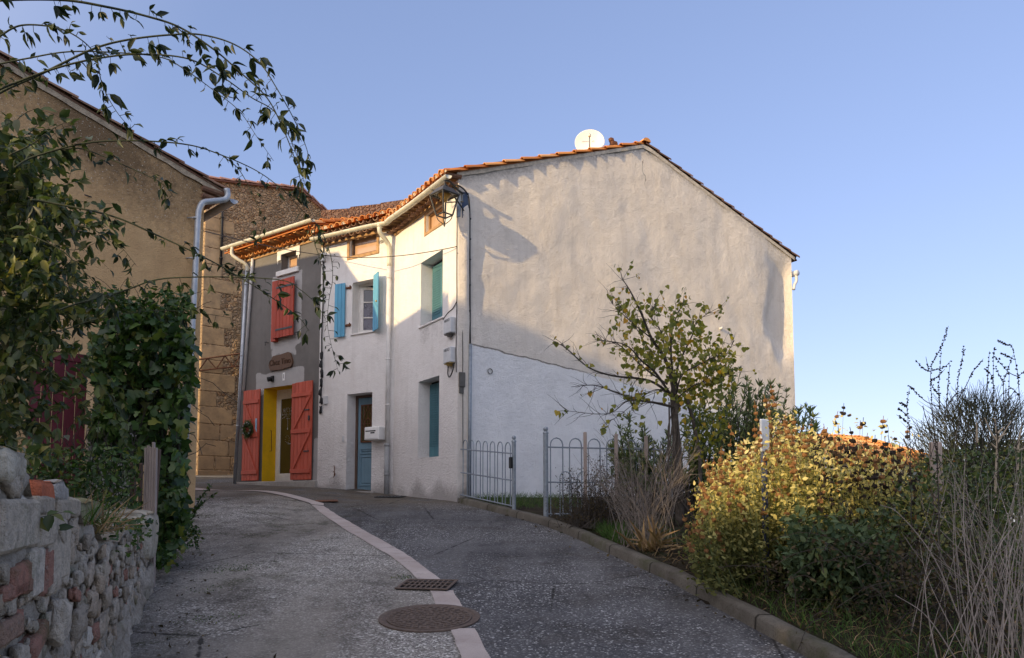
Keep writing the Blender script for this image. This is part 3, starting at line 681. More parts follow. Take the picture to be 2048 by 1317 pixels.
# ================================================================== WHITE HOUSE
RIDGE=4.7; ZE=7.86; ZR=9.60; SL=(ZR-ZE)/RIDGE
def gtop(s): return ZE+SL*s if s<RIDGE else ZR-(ZR-7.88)*(s-RIDGE)/(9.6-RIDGE)
WH=thing('white_house',C+V((0,0,1.5)),'white rendered two-storey house with broad blank gable, orange tiled roof and curved front','house')
mb=MB()
def gdisp(s,z):
    q=.05*fbm(s*.45,z*.22,1,2)+.016*fbm(s*1.1,z*.8,5,2)+.012*fbm(s*2.6,z*2.3,9,4)+.0025*noise.noise(V((s*9,z*7,2)))
    q*=smooth(2.0,4.6,z)*.85+.15
    q+=.085*smooth(.27,.15,s+.03*noise.noise(V((z*1.3,1,3))))*smooth(4.4,5.4,z)*smooth(7.6,7.0,z)
    q-=.15*smooth(8.55,9.05,s+.35*noise.noise(V((z*.9,3,3))))*smooth(5.0,5.7,z+.5*noise.noise(V((s*2,8,1))))*smooth(7.9,7.2,z)
    return q
def gwear(s,z):
    e=gtop(s)-z; return max(.0,.62*smooth(.5,.02,e)*(1 if s<6 else .9), .95*smooth(.7,.0,z-1.45+.3*noise.noise(V((s*1.5,z,8)))),.25*smooth(.4,0,s))
mb.cur=0; wall(mb,C,GD,GN,0,9.6,.0,gtop,(),.085,gdisp,gwear)
mb.cur=1
def awear(s,z):
    w=1.0*smooth(.75,0,z-1.5+.25*noise.noise(V((s*2,z,5))))
    if .6<s<1.75 and z<5.2: w=max(w,.60*smooth(1.3,0,5.2-z)*(.7+.5*noise.noise(V((s*5,z*.7,0)))))
    return max(w,.4*smooth(.25,0,s)*smooth(5,2,z))
def adisp(s,z): return .012*fbm(s*1.2,z*1.1,20,3)+.006*fbm(s*5,z*5,3,2)*smooth(4.2,2.8,z)
wall(mb,C,AD,AN,0,3.06,.3,ZE+.02,[(.66,1.68,5.2,6.56,.30),(.78,1.76,2.45,4.05,.30),(.69,1.44,7.14,7.52,.14)],.12,adisp,awear)
wall(mb,BP,BD,BN,0,2.36,.6,8.0,[(.64,1.42,1.77,4.05,.36),(.63,1.31,5.46,6.68,.30),(.57,1.41,7.33,7.84,.16)],.12,adisp,lambda s,z:max(1.0*smooth(.65,0,z-1.66+.25*noise.noise(V((s*2,z,6)))),.3*smooth(.3,0,s)*0))
mb.cur=1
def quad(a,b,z0,z1,zb=None): mb.poly([V((a.x,a.y,z0)),V((b.x,b.y,z0)),V((b.x,b.y,zb or z1)),V((a.x,a.y,z1))])
g2=C+GD*9.6; g3=g2+AD*7.5; quad(g2,g3,-2,7.88); g4=GP-YN*7; quad(g3,g4,-2,8.0); quad(GP,g4,6,8.0,8.3)
mb.build('wall',['gable_stucco','facade_stucco'],WH,True)
# near-black sheets behind the openings, standing in for unlit rooms
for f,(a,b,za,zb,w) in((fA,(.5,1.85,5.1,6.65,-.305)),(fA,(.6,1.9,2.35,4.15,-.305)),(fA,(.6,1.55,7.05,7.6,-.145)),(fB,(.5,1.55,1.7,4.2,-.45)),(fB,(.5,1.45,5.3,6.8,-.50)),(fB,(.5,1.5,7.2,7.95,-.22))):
    mb=MB(); mb.poly([f(a,za,w),f(b,za,w),f(b,zb,w),f(a,zb,w)]); mb.build('dark_backing','dark_room',WH)
# roof
def in_A(p):
    r=p-C; wA=-(r.dot(AN)); r2=p-BP; wB=-(r2.dot(BN)); sA=r.dot(AD)
    return sA<3.06 or wA>=wB-.1
def in_B(p):
    r=p-C; wA=-(r.dot(AN)); r2=p-BP; wB=-(r2.dot(BN)); sB=r2.dot(BD); return wB>=wA-.12 and sB<2.6 and sB>-3
vA=(-AN+V((0,0,SL))).normalized(); nA=vA.cross(AD); nA=nA if nA.z>0 else -nA
mb=MB(); tiles(mb,C+AN*.33+AD*-.085+V((0,0,ZE+.035-.33*SL)),AD,vA,nA,7.6,5.35,.2,.46,in_A,caps=True,splay=.075)
SB=.37; vB=(-BN+V((0,0,SB))).normalized(); nB=vB.cross(BD); nB=nB if nB.z>0 else -nB
tiles(mb,BP+BN*.33+BD*-.3+V((0,0,8.02+.06-.33*SB)),BD,vB,nB,2.75,4.6,.2,.36,in_B,caps=True)
mb.build('roof',['terracotta','mortar'],WH)
sl2=(ZR-7.88)/(9.6-RIDGE); v2=(-GD+V((0,0,sl2))).normalized(); n2=v2.cross(AD); n2=n2 if n2.z>0 else -n2
mb=MB(); tiles(mb,C+GD*9.85+AD*.03+V((0,0,7.88+.03-.25*sl2)),AD,v2,n2,7.6,5.45,.2,.36); mb.build('rear_roof','old_terracotta',WH)
mb=MB()
for k in range(19):
    p=C+GD*(RIDGE+.02)+AD*(-.06+k*.4)+V((0,0,ZR+.06)); mb.rv=random.random(); A=[];B=[]
    for q in range(7):
        t_=PI*q/6; A.append(mb.add(p+GD*math.cos(t_)*.11+V((0,0,math.sin(t_)*.085+.015)))); B.append(mb.add(p+AD*.44+GD*math.cos(t_)*.095+V((0,0,math.sin(t_)*.075))))
    for q in range(6): mb.face(A[q],A[q+1],B[q+1],B[q])
    mb.face(*A[::-1])
mb.build('ridge_tiles','terracotta',WH)
# mortar under the verge tiles of the gable
mb=MB()
for i in range(48):
    s=-.05+i*.2035; zz=gtop(s)-.01; z2=gtop(s+.2035)-.01; h=.05+.02*noise.noise(V((s*3,0,4)))
    p=[fG(s,zz-h,.012),fG(s+.2035,z2-.05-.02*noise.noise(V(((s+.2035)*3,0,4))),.012),fG(s+.2035,z2+.03,.02),fG(s,zz+.03,.02)]
    mb.poly(p)
mb.build('verge_mortar','mortar',WH)
# eaves: cornice tiles and mortar
mb=MB(); eave_tiles(mb,fA,.02,3.2,ZE-.06,.30); eave_tiles(mb,fA,.1,3.12,ZE-.19,.16); eave_tiles(mb,fB,-.1,2.3,7.96,.30); eave_tiles(mb,fB,-.05,2.3,7.84,.16); mb.build('eave_tiles','old_terracotta',WH)
mb=MB(); fA.box(mb,.0,3.08,ZE-.30,ZE-.23,-.02,.035,.008); fB.box(mb,.04,2.34,7.72,7.785,-.02,.035,.008); fA.box(mb,.02,3.0,ZE-.115,ZE-.10,-.02,.20); fB.box(mb,.06,2.3,7.90,7.915,-.02,.20); mb.build('eave_moulding','raw_frame',WH)
# gutter and downpipe
gp=[fA(-.28,7.64,.36),fA(1.4,7.67,.36),fA(2.5,7.72,.36),C*0+((fA(2.98,7.76,.36)+fB(-.16,7.76,.36))/2),fB(.5,7.79,.36),fB(2.32,7.83,.36)]
gt=gutter(gp,.068,'gutter','gutter_cream',WH)
mb=MB(); mb.tube(spline([fB(.16,7.76,.36),fB(.16,7.60,.36),fB(.14,7.50,.28),fB(.11,7.38,.15),fB(.10,7.25,.10),fB(.10,6.85,.09)],5),.052,12); mb.tube([fB(.16,7.78,.36),fB(.16,7.68,.36)],.062,12); o=mb.build('downpipe_bend','gutter_cream',WH,True)
mb=MB(); mb.tube([fB(.10,6.9,.09),fB(.10,2.82,.09)],.050,14)
for z in (6.6,4.75,3.72): mb.tube([fB(.10,z,.09),fB(.10,z-.03,.09)],.056,14)
pp=mb.build('downpipe','pipe_white',WH,True)
mb=MB(); mb.tube([fB(.10,2.82,.09),fB(.10,1.6,.09)],.058,14); mb.tube([fB(.10,2.84,.09),fB(.10,2.78,.09)],.064,14); mb.tube([fB(.10,2.18,.09),fB(.10,2.13,.09)],.064,14); mb.build('pipe_foot','pipe_grey',WH,True)
mb=MB(); fB.box(mb,-.11,-.02,1.65,7.72,.002,.03,.006); mb.build('wall_seam','raw_frame',WH) if False else None
# front door
def frame(mb,f,a,b,za,zb,w0,w1,t,sill=True):
    f.box(mb,a,a+t,za,zb,w0,w1); f.box(mb,b-t,b,za,zb,w0,w1); f.box(mb,a+t,b-t,zb-t,zb,w0,w1)
    if sill: f.box(mb,a+t,b-t,za,za+t,w0,w1)
mb=MB(); frame(mb,fB,.64,1.42,1.79,4.05,-.36,-.28,.06,False); mb.build('door_frame','brown_wood',WH)
mb=MB(); fB.box(mb,.705,1.355,1.80,3.985,-.345,-.305,.006)
for za,zb in((1.92,2.62),(2.66,2.80)):
    frame(mb,fB,.79,1.27,za,zb,-.306,-.288,.035); fB.box(mb,.85,1.21,za+.06,zb-.06 if zb-za>.2 else za+.09,-.305,-.291,.008)
DR=mb.build('door','door_blue',WH)
mb=MB(); fB.box(mb,.83,1.23,2.95,3.80,-.306,-.30); mb.build('door_pane','pane_olive',DR)
mb=MB(); frame(mb,fB,.81,1.25,2.93,3.82,-.302,-.278,.028)
for x0,z0,x1,z1 in((.84,3.37,1.03,3.80),(1.22,3.37,1.03,3.80),(.84,3.37,1.03,2.95),(1.22,3.37,1.03,2.95),(1.03,2.95,1.03,3.80),(.84,3.37,1.22,3.37),(.92,2.95,.92,3.8),(1.14,2.95,1.14,3.8)): mb.tube([fB(x0,z0,-.288),fB(x1,z1,-.288)],.008,5)
for k in range(12): 
    a=2*PI*k/12; b=2*PI*(k+1)/12; mb.tube([fB(1.03+.09*math.cos(a),3.37+.13*math.sin(a),-.287),fB(1.03+.09*math.cos(b),3.37+.13*math.sin(b),-.287)],.008,5)
mb.build('iron_grille','rust_iron',DR)
mb=MB(); mb.lathe(fB(.76,2.88,-.30),[(.0,.05),(.018,.045),(.02,.03),(.008,.02),(.008,0)],8,BN); mb.build('door_knob','brass',DR,True)
mb=MB(); fB.box(mb,.5,1.52,1.72,1.79,-.36,.12,.01); mb.build('doorstep','step_concrete',WH)
# upper window with open shutters
mb=MB(); frame(mb,fB,.63,1.31,5.46,6.68,-.29,-.22,.05); WF=mb.build('window_frame','window_white',WH)
hinge=fB(1.26,0,-.24); sd=(BD*-.86-BN*.50).normalized(); sn=V((0,0,1)).cross(sd); sn=sn if sn.dot(BN)>0 else -sn
fs=Fr(V((hinge.x,hinge.y,0)),sd,sn)
mb=MB(); frame(mb,fs,.0,.58,5.52,6.62,0,.04,.07)
for z in (5.87,6.24): fs.box(mb,.07,.51,z,z+.03,.002,.036)
CS=mb.build('window_sash','window_white',WH); mb=MB(); fs.box(mb,.068,.512,5.59,6.24,.014,.018,0); mb.build('lace_curtain','lace',CS); mb=MB(); fs.box(mb,.068,.512,6.27,6.55,.014,.018,0); mb.build('pane','pane_dark',CS)
def shutter_leaf(f,a,b,za,zb,w,mat,parent,n=4,bars=(.18,.82),metal=True,label=None,back=True):
    mb=MB(); planks(mb,f,a,b,za,zb,w,w+.028,n); 
    o=mb.build('shutter',mat,parent)
    if label: o['label']=label
    return o
# leaves swung out of the wall plane, held off the wall
dl=(BD*.95+BN*.12).normalized(); fl=Fr(fB(1.50,0,.03),dl,nout(fB(1.5,0),dl)); o1=shutter_leaf(fl,0,.30,5.42,6.70,0.0,'blue_paint',WH,3,label='sky blue plank shutter folded open on the left of the window')
for z in (5.66,6.55): mb=MB(); fB.box(mb,1.33,1.50,z,z+.05,.004,.03); mb.tube([fB(1.36,z-.02,.03),fB(1.36,z+.07,.03)],.016,6); mb.build('hinge','rust_iron',o1)
dr=(BD*-.80+BN*.45).normalized(); fr=Fr(fB(.60,0,.03),dr,nout(fB(.6,0),dr)); o2=shutter_leaf(fr,0,.33,5.43,6.74,0.0,'blue_paint',WH,4,label='sky blue plank shutter standing half open into the sunlight')
mb=MB(); fr.box(mb,.27,.30,6.05,6.09,.028,.06); mb.build('latch','brass',o2); mb=MB(); mb.tube([fB(.60,5.65,.03),fB(.6,5.8,.03)],.014,6); mb.build('hinge','rust_iron',o2)
mb=MB(); fB.box(mb,.60,1.34,5.425,5.455,.0,.035,.006); mb.build('window_sill','facade_stucco',WH)
mb=MB()
for z in (5.75,6.10,6.45): fB.box(mb,1.31,1.55,z,z+.006,.001,.004,0)
mb.build('lintel_line','old_cable',WH) if False else None
# attic windows
mb=MB(); frame(mb,fB,.49,1.49,7.25,7.92,.002,.02,.075); mb.build('attic_surround','raw_frame',WH); 
mb=MB(); frame(mb,fB,.57,1.41,7.33,7.84,-.15,-.06,.04); AF=mb.build('attic_window','brown_wood',WH); mb=MB(); fB.box(mb,.61,1.37,7.37,7.80,-.13,-.12,0); mb.build('pane','pane_warm',AF)
mb=MB(); frame(mb,fA,.62,1.51,7.07,7.58,.002,.02,.065); mb.build('attic_surround','raw_frame',WH)
mb=MB(); frame(mb,fA,.69,1.44,7.14,7.52,-.13,-.05,.04); AF=mb.build('attic_window','raw_frame',WH); mb=MB(); fA.box(mb,.73,1.40,7.18,7.48,-.11,-.10,0); mb.build('pane','pane_warm',AF)
# right hand windows: closed teal shutters deep in their openings
for za,zb,a,b in((5.2,6.56,.66,1.68),(2.45,4.05,.78,1.76)):
    m_=(a+b)/2
    for p,q in((a+.02,m_-.004),(m_+.004,b-.02)):
        mb=MB(); planks(mb,fA,p,q,za+.02,zb-.05,-.285,-.25,4); o=mb.build('shutter','teal_paint',WH)
        mb=MB()
        for z in np.arange(za+.25,zb-.2,.05): fA.box(mb,p+.07,q-.07,z,z+.022,-.252,-.238,.003)
        mb.build('louvre','teal_paint',o)
mb=MB(); fA.box(mb,.60,1.74,5.16,5.20,-.05,.03,.01); mb.build('window_sill','facade_stucco',WH); 
# year painted by the attic window
text('year_number','1861',.12,fB(.40,7.50,.022),-BD,BN,'text_dark',WH,.001)
# party wall rising behind the lower roof
mb=MB(); a=P(642,440,19.0); b=P(832,440,19.0); zt=[(0,P(640,421,19).z),(.3,P(690,417,19).z),(.31,P(691,414,19).z),(.62,P(755,408,19).z),(.63,P(756,406,19).z),(1,P(832,396,19).z)]
pt=[V((a.x,a.y,7.6))]+[V((a.x+(b.x-a.x)*t_,a.y,z)) for t_,z in zt]; pt=[V((a.x,a.y,7.6)),V((b.x,b.y,7.6))]+[V((a.x+(b.x-a.x)*t_,a.y,z)) for t_,z in zt[::-1]]
i0=[mb.add(p) for p in pt]; i1=[mb.add(p+V((.0,.35,0))) for p in pt]; mb.face(*i0); mb.face(*i1[::-1])
for k in range(len(pt)): mb.face(i0[k],i0[(k+1)%len(pt)],i1[(k+1)%len(pt)],i1[k])
mb.build('raised_wall','dark_rubble',WH)
# drain hole and little pipes on the gable
mb=MB(); mb.lathe(fG(.70,4.08,.008),[(.055,0),(.05,.006),(.045,-.05),(0,-.06)],16,GN); mb.build('vent_hole','black',WH)
mb=MB(); mb.tube([fG(6.95,5.64,-.05),fG(6.95,5.66,.10)],.03,10); mb.build('waste_pipe','pipe_white',WH,True)
mb=MB(); mb.tube([fG(5.6,3.55,-.05),fG(5.6,3.55,.07)],.03,10); mb.build('waste_pipe','pipe_white',WH,True)
# rear gutter end seen past the far eave
mb=MB(); pr_=C+GD*9.78+V((0,0,7.45)); mb.lathe(pr_+AD*-.05,[(.0,0),(.075,0),(.075,.6),(0,.6)],12,AD); mb.tube(spline([pr_+V((0,0,-.05)),pr_+V((0,0,-.2)),pr_-GD*.08+V((0,0,-.32)),pr_-GD*.12+V((0,0,-.45))],4),.04,10); mb.build('rear_gutter','pipe_white',WH,True)
# ---- things fixed to the white house
# cables on the corner
mb=MB(); mb.tube(spline([fA(.2,7.58,.06),fA(-.04,7.60,.08),fG(.12,7.52,.05),fG(.21,7.30,.04),fG(.23,6.6,.03),fG(.24,5.6,.025),fG(.25,4.58,.025)],5),.016,7)
for z in (7.0,6.6,6.2,5.7,5.2): mb.tube([fG(.235,z,.0),fG(.235,z,.045)],.02,6)
tag(mb.build('black_cable','black_cable',None,True),'thick black cable running down the gable corner from the lantern','cable')
mb=MB(); mb.tube([fG(.25,4.55,.03),fG(.24,1.55,.03)],.034,10); tag(mb.build('cable_conduit','galv',None,True),'grey metal conduit pipe on the lower gable corner behind the gate','conduit')
mb=MB(); mb.tube(spline([fA(.02,7.2,.02),fA(.03,6.2,.018),fA(.02,5.2,.018),fA(.04,4.4,.018),fA(.02,4.0,.018)],5),.009,6); mb.tube(spline([fA(.02,6.3,.02),fG(.06,6.2,.02),fG(.07,5.4,.02),fG(.09,4.6,.02),fG(.10,3.6,.02),fG(.11,2.4,.02)],4),.007,5); tag(mb.build('thin_cable','old_cable',None,True),'thin dark wires down the corner between front and gable','cable')
mb=MB(); mb.tube(spline([fA(.62,5.13,.01),fA(.4,5.22,.014),fA(.2,5.26,.012),fA(.03,5.36,.014)],5),.008,5); tag(mb.build('loose_wire','old_cable',None,True),'short thin wire from the teal upper window sill to the corner','cable')
for z0,lb,pl in((4.77,'upper of two grey meter boxes on the white house corner',0),(4.20,'lower of two grey meter boxes, with a looped black cable below','1')):
    th=thing('meter_box',fA(.23,z0,0),lb,'meter box','meter boxes on the white house')
    mb=MB(); fA.box(mb,.08,.38,z0,z0+.30,.0,.12,.012); mb.build('case','box_plastic',th)
    mb=MB(); mb.lathe(fA(.22,z0-.06,.06),[(.0,0),(.05,.0),(.06,.03),(.075,.06)],10); fA.box(mb,.10,.36,z0-.02,z0,.01,.11); mb.build('cable_gland','box_dark' if not pl else 'brass',th)
    text('box_lettering','NIEXO',.075,fA(.23,z0+.245,.122),-AD,AN,'text_dark',th,.001)
    if pl: mb=MB(); mb.tube(spline([fA(.28,z0-.05,.06),fA(.27,z0-.2,.07),fA(.2,z0-.27,.07),fA(.1,z0-.18,.06),fA(.05,z0-.02,.05)],5),.012,6); mb.build('cable_loop','black_cable',th,True)
mb=MB(); fG.box(mb,.02,.14,4.0-.28,4.0,.0,.05,.008); fG.box(mb,.03,.12,3.6,3.72,.0,.03); tag(mb.build('junction_plate','box_dark'),'small dark broken plaster patch box on the house corner below the meter boxes','junction box') if True else 0
th=thing('mailbox',fB(.43,2.93,0),'white metal mailbox on the wall between blue door and downpipe','mailbox')
mb=MB(); fB.box(mb,.215,.645,2.93,3.22,.0,.24,.012); mb.build('body','white_paint',th); mb=MB(); fB.box(mb,.25,.61,2.955,3.195,.242,.25,.006); DD=mb.build('door','white_paint',th)
mb=MB(); fB.box(mb,.30,.60,3.115,3.14,.249,.253); mb.build('letter_slot','black',th); mb=MB(); fB.box(mb,.33,.45,3.07,3.10,.2495,.2535,0); mb.build('name_card','text_dark',th)
mb=MB(); fB.box(mb,1.505,1.545,2.95,3.08,.0,.02,.004); fB.box(mb,1.512,1.538,2.97,3.06,.0195,.024,.002); tag(mb.build('door_bell','box_plastic'),'tiny grey door bell plate left of the blue door','door bell')
mb=MB(); mb.tube(spline([fB(1.78,2.15,.02),fB(1.76,2.32,.03),fB(1.79,2.40,.02)],4),.010,5); mb.tube(spline([fB(1.80,2.12,.02),fB(1.74,2.20,.03),fB(1.80,2.26,.03)],4),.009,5); tag(mb.build('iron_ring','rust_iron'),'small rusty iron hook low on the white wall between red shutter and blue door','hook')
# house-front lantern
lc=P(889,400,13.6); lc.z=0; LZ=6.86
LT=thing('wall_lantern',V((lc.x,lc.y,LZ)),'old four-sided street lantern hung on an iron bracket at the house corner','lantern')
ang=math.atan2(AD.y,AD.x)+R(12); lx=V((math.cos(ang),math.sin(ang),0)); ly=V((-lx.y,lx.x,0))
def lq(h,z): return [lc+lx*a*h+ly*b*h+V((0,0,z)) for a,b in((-1,-1),(1,-1),(1,1),(-1,1))]
zt=P(889,391,13.6).z; zb=P(889,431,13.6).z; T_=lq(.19,zt); B_=lq(.108,zb)
mb=MB()
for k in range(4):
    mb.tube([T_[k],B_[k]],.017,5); mb.tube([T_[k],T_[(k+1)%4]],.018,5); mb.tube([B_[k],B_[(k+1)%4]],.015,5)
    mb.tube(spline([B_[k],lc*0+(B_[k]*.75+V((lc.x,lc.y,zb))*.25)+V((0,0,-.09)),V((lc.x,lc.y,zb-.17))+(B_[k]-V((lc.x,lc.y,zb)))*.12],4),.009,5)
mb.lathe(V((lc.x,lc.y,zb-.2)),[(0,-.03),(.018,0),(.02,.03),(0,.05)],8); mb.build('frame','lantern_metal',LT)
mb=MB(); A_=lq(.208,zt+.005); B2=lq(.115,zt+.13)
for k in range(4): mb.poly([A_[k],A_[(k+1)%4],B2[(k+1)%4],B2[k]])
mb.poly(B2); mb.poly(lq(.206,zt)[::-1])
mb.lathe(V((lc.x,lc.y,zt+.115)),[(.08,0),(.075,.02),(.045,.045),(.025,.06),(.022,.09),(.012,.10),(.012,.15),(.022,.16),(.022,.18),(0,.19)],12); mb.build('roof_cap','lantern_metal',LT)
mb=MB(); mb.lathe(V((lc.x,lc.y,zt-.10)),[(0,-.03),(.045,-.02),(.07,.03),(.11,.075),(.13,.10)],14); mb.build('reflector','glaze',LT,True)
mb=MB()
for k in range(4): mb.poly([T_[k]*.98+lc*.02+V((0,0,zt*.02)),T_[(k+1)%4]*.98+lc*.02+V((0,0,zt*.02)),B_[(k+1)%4],B_[k]])
mb.build('glass_panes','lamp_glass',LT)
mb=MB(); top=V((lc.x,lc.y,zt+.28)); w0=fG(.10,7.46,.03); mb.tube(spline([top,top*.72+w0*.28+V((0,0,.05)),top*.35+w0*.65,w0],4),.02,6); mb.tube(spline([V((lc.x,lc.y,zt+.24)),V((lc.x,lc.y,zt+.12))*.5+fG(.1,7.2,.1)*.5,fG(.1,7.12,.04)],4),.014,6); mb.tube(spline([fA(.3,7.55,.42),fA(.22,7.50,.34),fA(.18,7.42,.26),fA(.16,7.3,.2),fG(.08,7.3,.05)],4),.012,5); mb.build('bracket','lantern_metal',LT)
mb=MB(); fG.box(mb,.055,.20,6.98,7.50,.0,.045,.006); mb.build('wall_plate','blue_metal',LT)
for z in (7.04,7.44):
    for s in (.085,.17): mb=MB(); mb.lathe(fG(s,z,.044),[(.012,0),(.012,.01),(0,.012)],6,GN); mb.build('bolt','galv',LT)
mb=MB(); fG.box(mb,-.02,.05,7.0,7.5,-.06,.02,.004); mb.build('side_plate','galv',LT)
# satellite dish
dc=C+GD*3.56-GN*.55; dc=V((dc.x,dc.y,9.62)); ax=(V((-.10,-.92,.20))).normalized()
SD=thing('satellite_dish',V((dc.x,dc.y,9.1)),'white round satellite dish standing on the roof near the ridge','satellite dish')
mb=MB(); rx=.32; prof=[(0,-.06)]+[(rx*k/8,-.06*(1-(k/8)**2)) for k in range(1,9)]; mb.lathe(dc,prof+[(rx+.012,.004),(rx+.012,-.008),(rx*.98,-.012)]+[(rx*k/8,-.06*(1-(k/8)**2)-.012) for k in range(7,0,-1)],36,ax)
mb.build('reflector','dish_white',SD,True)
xr=V((0,0,1)).cross(ax).normalized()*1; xr=xr if xr.x>0 else -xr; up=ax.cross(xr); up=up if up.z>0 else -up
mb=MB(); mb.tube([dc+up*-.33+ax*-.01,dc+up*-.28+ax*.28,dc+up*-.16+ax*.36],.014,6); mb.build('arm','galv',SD); mb=MB(); mb.tube([dc+up*-.16+ax*.40,dc+up*-.06+ax*.32],.03,10); mb.build('receiver','gutter_cream',SD,True)
mb=MB(); mb.tube([dc-ax*.08,dc-ax*.16],.05,8); mb.tube([dc-ax*.16+V((0,0,.1)),V((dc.x-ax.x*.16,dc.y-ax.y*.16,8.9))],.022,8); mb.build('mast','galv',SD)
mb=MB()
for a,b in((-.17,-.02),(.05,.10)): mb.tube([dc+up*(.06-.05*abs(t_)+.012*math.sin(t_*170))+xr*t_+ax*(-.052+.5*t_*t_) for t_ in np.linspace(a,b,14)],.0035,4)
mb.build('faded_mark','galv',SD)
mb=MB(); c=C+GD*4.02-GN*.5; c=V((c.x,c.y,gtop(4.02)+.10)); 
for k in range(7):
    a=k*.9; mb.box(c+GD*(.03*math.sin(a*2)+.012*k)+V((0,0,.055*k-.05)),GD*(.20-.014*k+.05*math.sin(a*3)),GN*.1,V((.02*math.sin(a),0,.075)),.01)
tag(mb.build('broken_chimney','rust_iron'),'ragged rusty brown chimney cowl sticking up beside the satellite dish','chimney cowl')
# ================================================================== GREY HOUSE
GH=thing('grey_house',GP+V((0,0,2)),'narrow grey rendered house with red shutters and a yellow door reveal','house')
mb=MB(); rn=lambda s,z,k=3:.18*noise.noise(V((s*k,z*k,7)))
def box_in(s,z,a,b,c,d,f=.1): 
    q=max(a-s,s-b,c-z,z-d); return smooth(f,-f,q)
def ytint(s,z):
    t_=.85*box_in(s,z,.70,1.93,5.45,7.32,.07)
    t_=max(t_,.62*box_in(s+rn(s,z),z+rn(z,s),.8,1.9,5.15,5.6,.14), .8*box_in(s,z+rn(s,z,2)*.6,.55,2.5,4.3,4.86,.06), .75*box_in(s,z,-.1,.16,2.0,3.1,.05),.55*box_in(s,z,.0,.2,6.4,6.6,.05),.55*box_in(s,z,.05,.2,6.1,6.25,.05))
    return t_
wall(mb,GP,YD,YN,0,3.22,.8,8.2,[(.93,1.55,7.42,7.84,.28),(.90,2.15,2.06,4.45,.45,1)],.07,lambda s,z:.006*fbm(s*2,z*2,40,3),lambda s,z:.35*smooth(.35,0,z-2.05)+.45*box_in(s,z,.9,1.9,5.0,5.5,.2)*(noise.noise(V((s*9,z*.6,0)))>.1),ytint)
k2=GP+YD*3.22-YN*6; k3=GP-YN*6
a=GP+YD*3.22
mb.poly([V((a.x,a.y,.8)),V((k2.x,k2.y,.8)),V((k2.x,k2.y,10)),V((a.x,a.y,8.2))]); mb.poly([V((GP.x,GP.y,.8)),V((k3.x,k3.y,.8)),V((k3.x,k3.y,10)),V((GP.x,GP.y,8.2))]); mb.poly([V((k2.x,k2.y,.8)),V((k3.x,k3.y,.8)),V((k3.x,k3.y,10)),V((k2.x,k2.y,10))])
mb.build('wall',['grey_stucco','yellow_paint'],GH,True)
for a,b,c,d,w in((.8,1.7,7.3,7.95,-.285),(.8,2.25,2.0,4.5,-.55)): mb=MB(); mb.poly([fY(a,c,w),fY(b,c,w),fY(b,d,w),fY(a,d,w)]); mb.build('dark_backing','dark_room',GH)  # near-black sheets stand in for the unlit rooms
vY=(-YN+V((0,0,.36))).normalized(); nY=vY.cross(YD); nY=nY if nY.z>0 else -nY
mb=MB(); tiles(mb,GP+YN*.38+YD*-.02+V((0,0,8.27-.38*.36+.05)),YD,vY,nY,3.5,5.2,.2,.36,caps=True); mb.build('roof',['terracotta','mortar'],GH)
mb=MB(); eave_tiles(mb,fY,-.02,3.3,8.19,.32); eave_tiles(mb,fY,.02,3.25,8.07,.17); mb.build('eave_tiles','terracotta',GH)
mb=MB(); fY.box(mb,.0,3.26,7.93,7.99,-.02,.03,.008); fY.box(mb,.0,3.26,8.13,8.145,-.02,.22); mb.build('eave_moulding','raw_frame',GH)
gutter([fY(-.15,8.28,.40),fY(1.6,8.29,.40),fY(3.55,8.31,.40)],.07,'gutter','gutter_cream',GH)
mb=MB(); mb.tube(spline([fY(3.1,8.24,.40),fY(3.1,8.05,.40),fY(2.98,7.92,.30),fY(2.86,7.80,.14),fY(2.83,7.62,.10)],5),.045,10); mb.build('downpipe_bend','gutter_cream',GH,True)
mb=MB(); mb.tube([fY(2.86,7.66,.10),fY(3.16,2.0,.10)],.045,12)
for z in (7.3,5.4,3.55): 
    q=2.86+(7.66-z)/(7.66-2.0)*.30; mb.tube([fY(q,z,.10),fY(q,z-.03,.10)],.052,12)
mb.build('downpipe','zinc',GH,True)
mb=MB(); mb.tube([fY(2.70,7.95,.05),fY(2.72,7.7,.05),fY(2.96,4.45,.05)],.04,10); mb.build('side_pipe','pipe_white',GH,True)
# small top window
mb=MB(); fY.box(mb,.80,1.70,7.84,8.0,.002,.03,.005); fY.box(mb,.80,.93,7.70,7.84,.002,.03,.005); fY.box(mb,1.55,1.70,7.70,7.84,.002,.03,.005)
for s in (.84,1.66): mb.poly([fY(s-.02,7.70,.03),fY(s+.02,7.70,.03),fY(s,7.58,.03)])
mb.build('window_surround','window_white',GH)
mb=MB(); fY.box(mb,.82,1.70,7.28,7.41,.0,.06,.008); mb.build('window_sill','window_white',GH)
mb=MB(); frame(mb,fY,.93,1.55,7.42,7.84,-.28,-.2,.045); o=mb.build('window_frame','window_white',GH); mb=MB(); fY.box(mb,.97,1.51,7.46,7.80,-.25,-.24,0); mb.build('pane','pane_warm',o)
# red shutter of the first floor
mb=MB(); fY.box(mb,1.60,1.78,5.60,7.16,.0,.10,.004); mb.build('shutter_box','red_paint',GH)
mb=MB(); planks(mb,fY,.86,1.66,5.66,7.14,.10,.135,6,.008); o=mb.build('shutter','red_paint',GH); o['label']='closed red plank shutter of the upper window'
for z in (5.84,6.92): mb=MB(); fY.box(mb,.88,1.55,z,z+.05,.136,.144,.002); mb.build('strap_hinge','dark_metal',o)
for s,z in((.78,5.72),(2.0,5.62)): mb=MB(); mb.tube([fY(s,z,.0),fY(s,z,.10),fY(s,z-.09,.10)],.010,5); mb.tube([fY(s-.05,z+.01,.09),fY(s+.05,z,.09)],.008,5); mb.build('shutter_stay','dark_metal',GH)
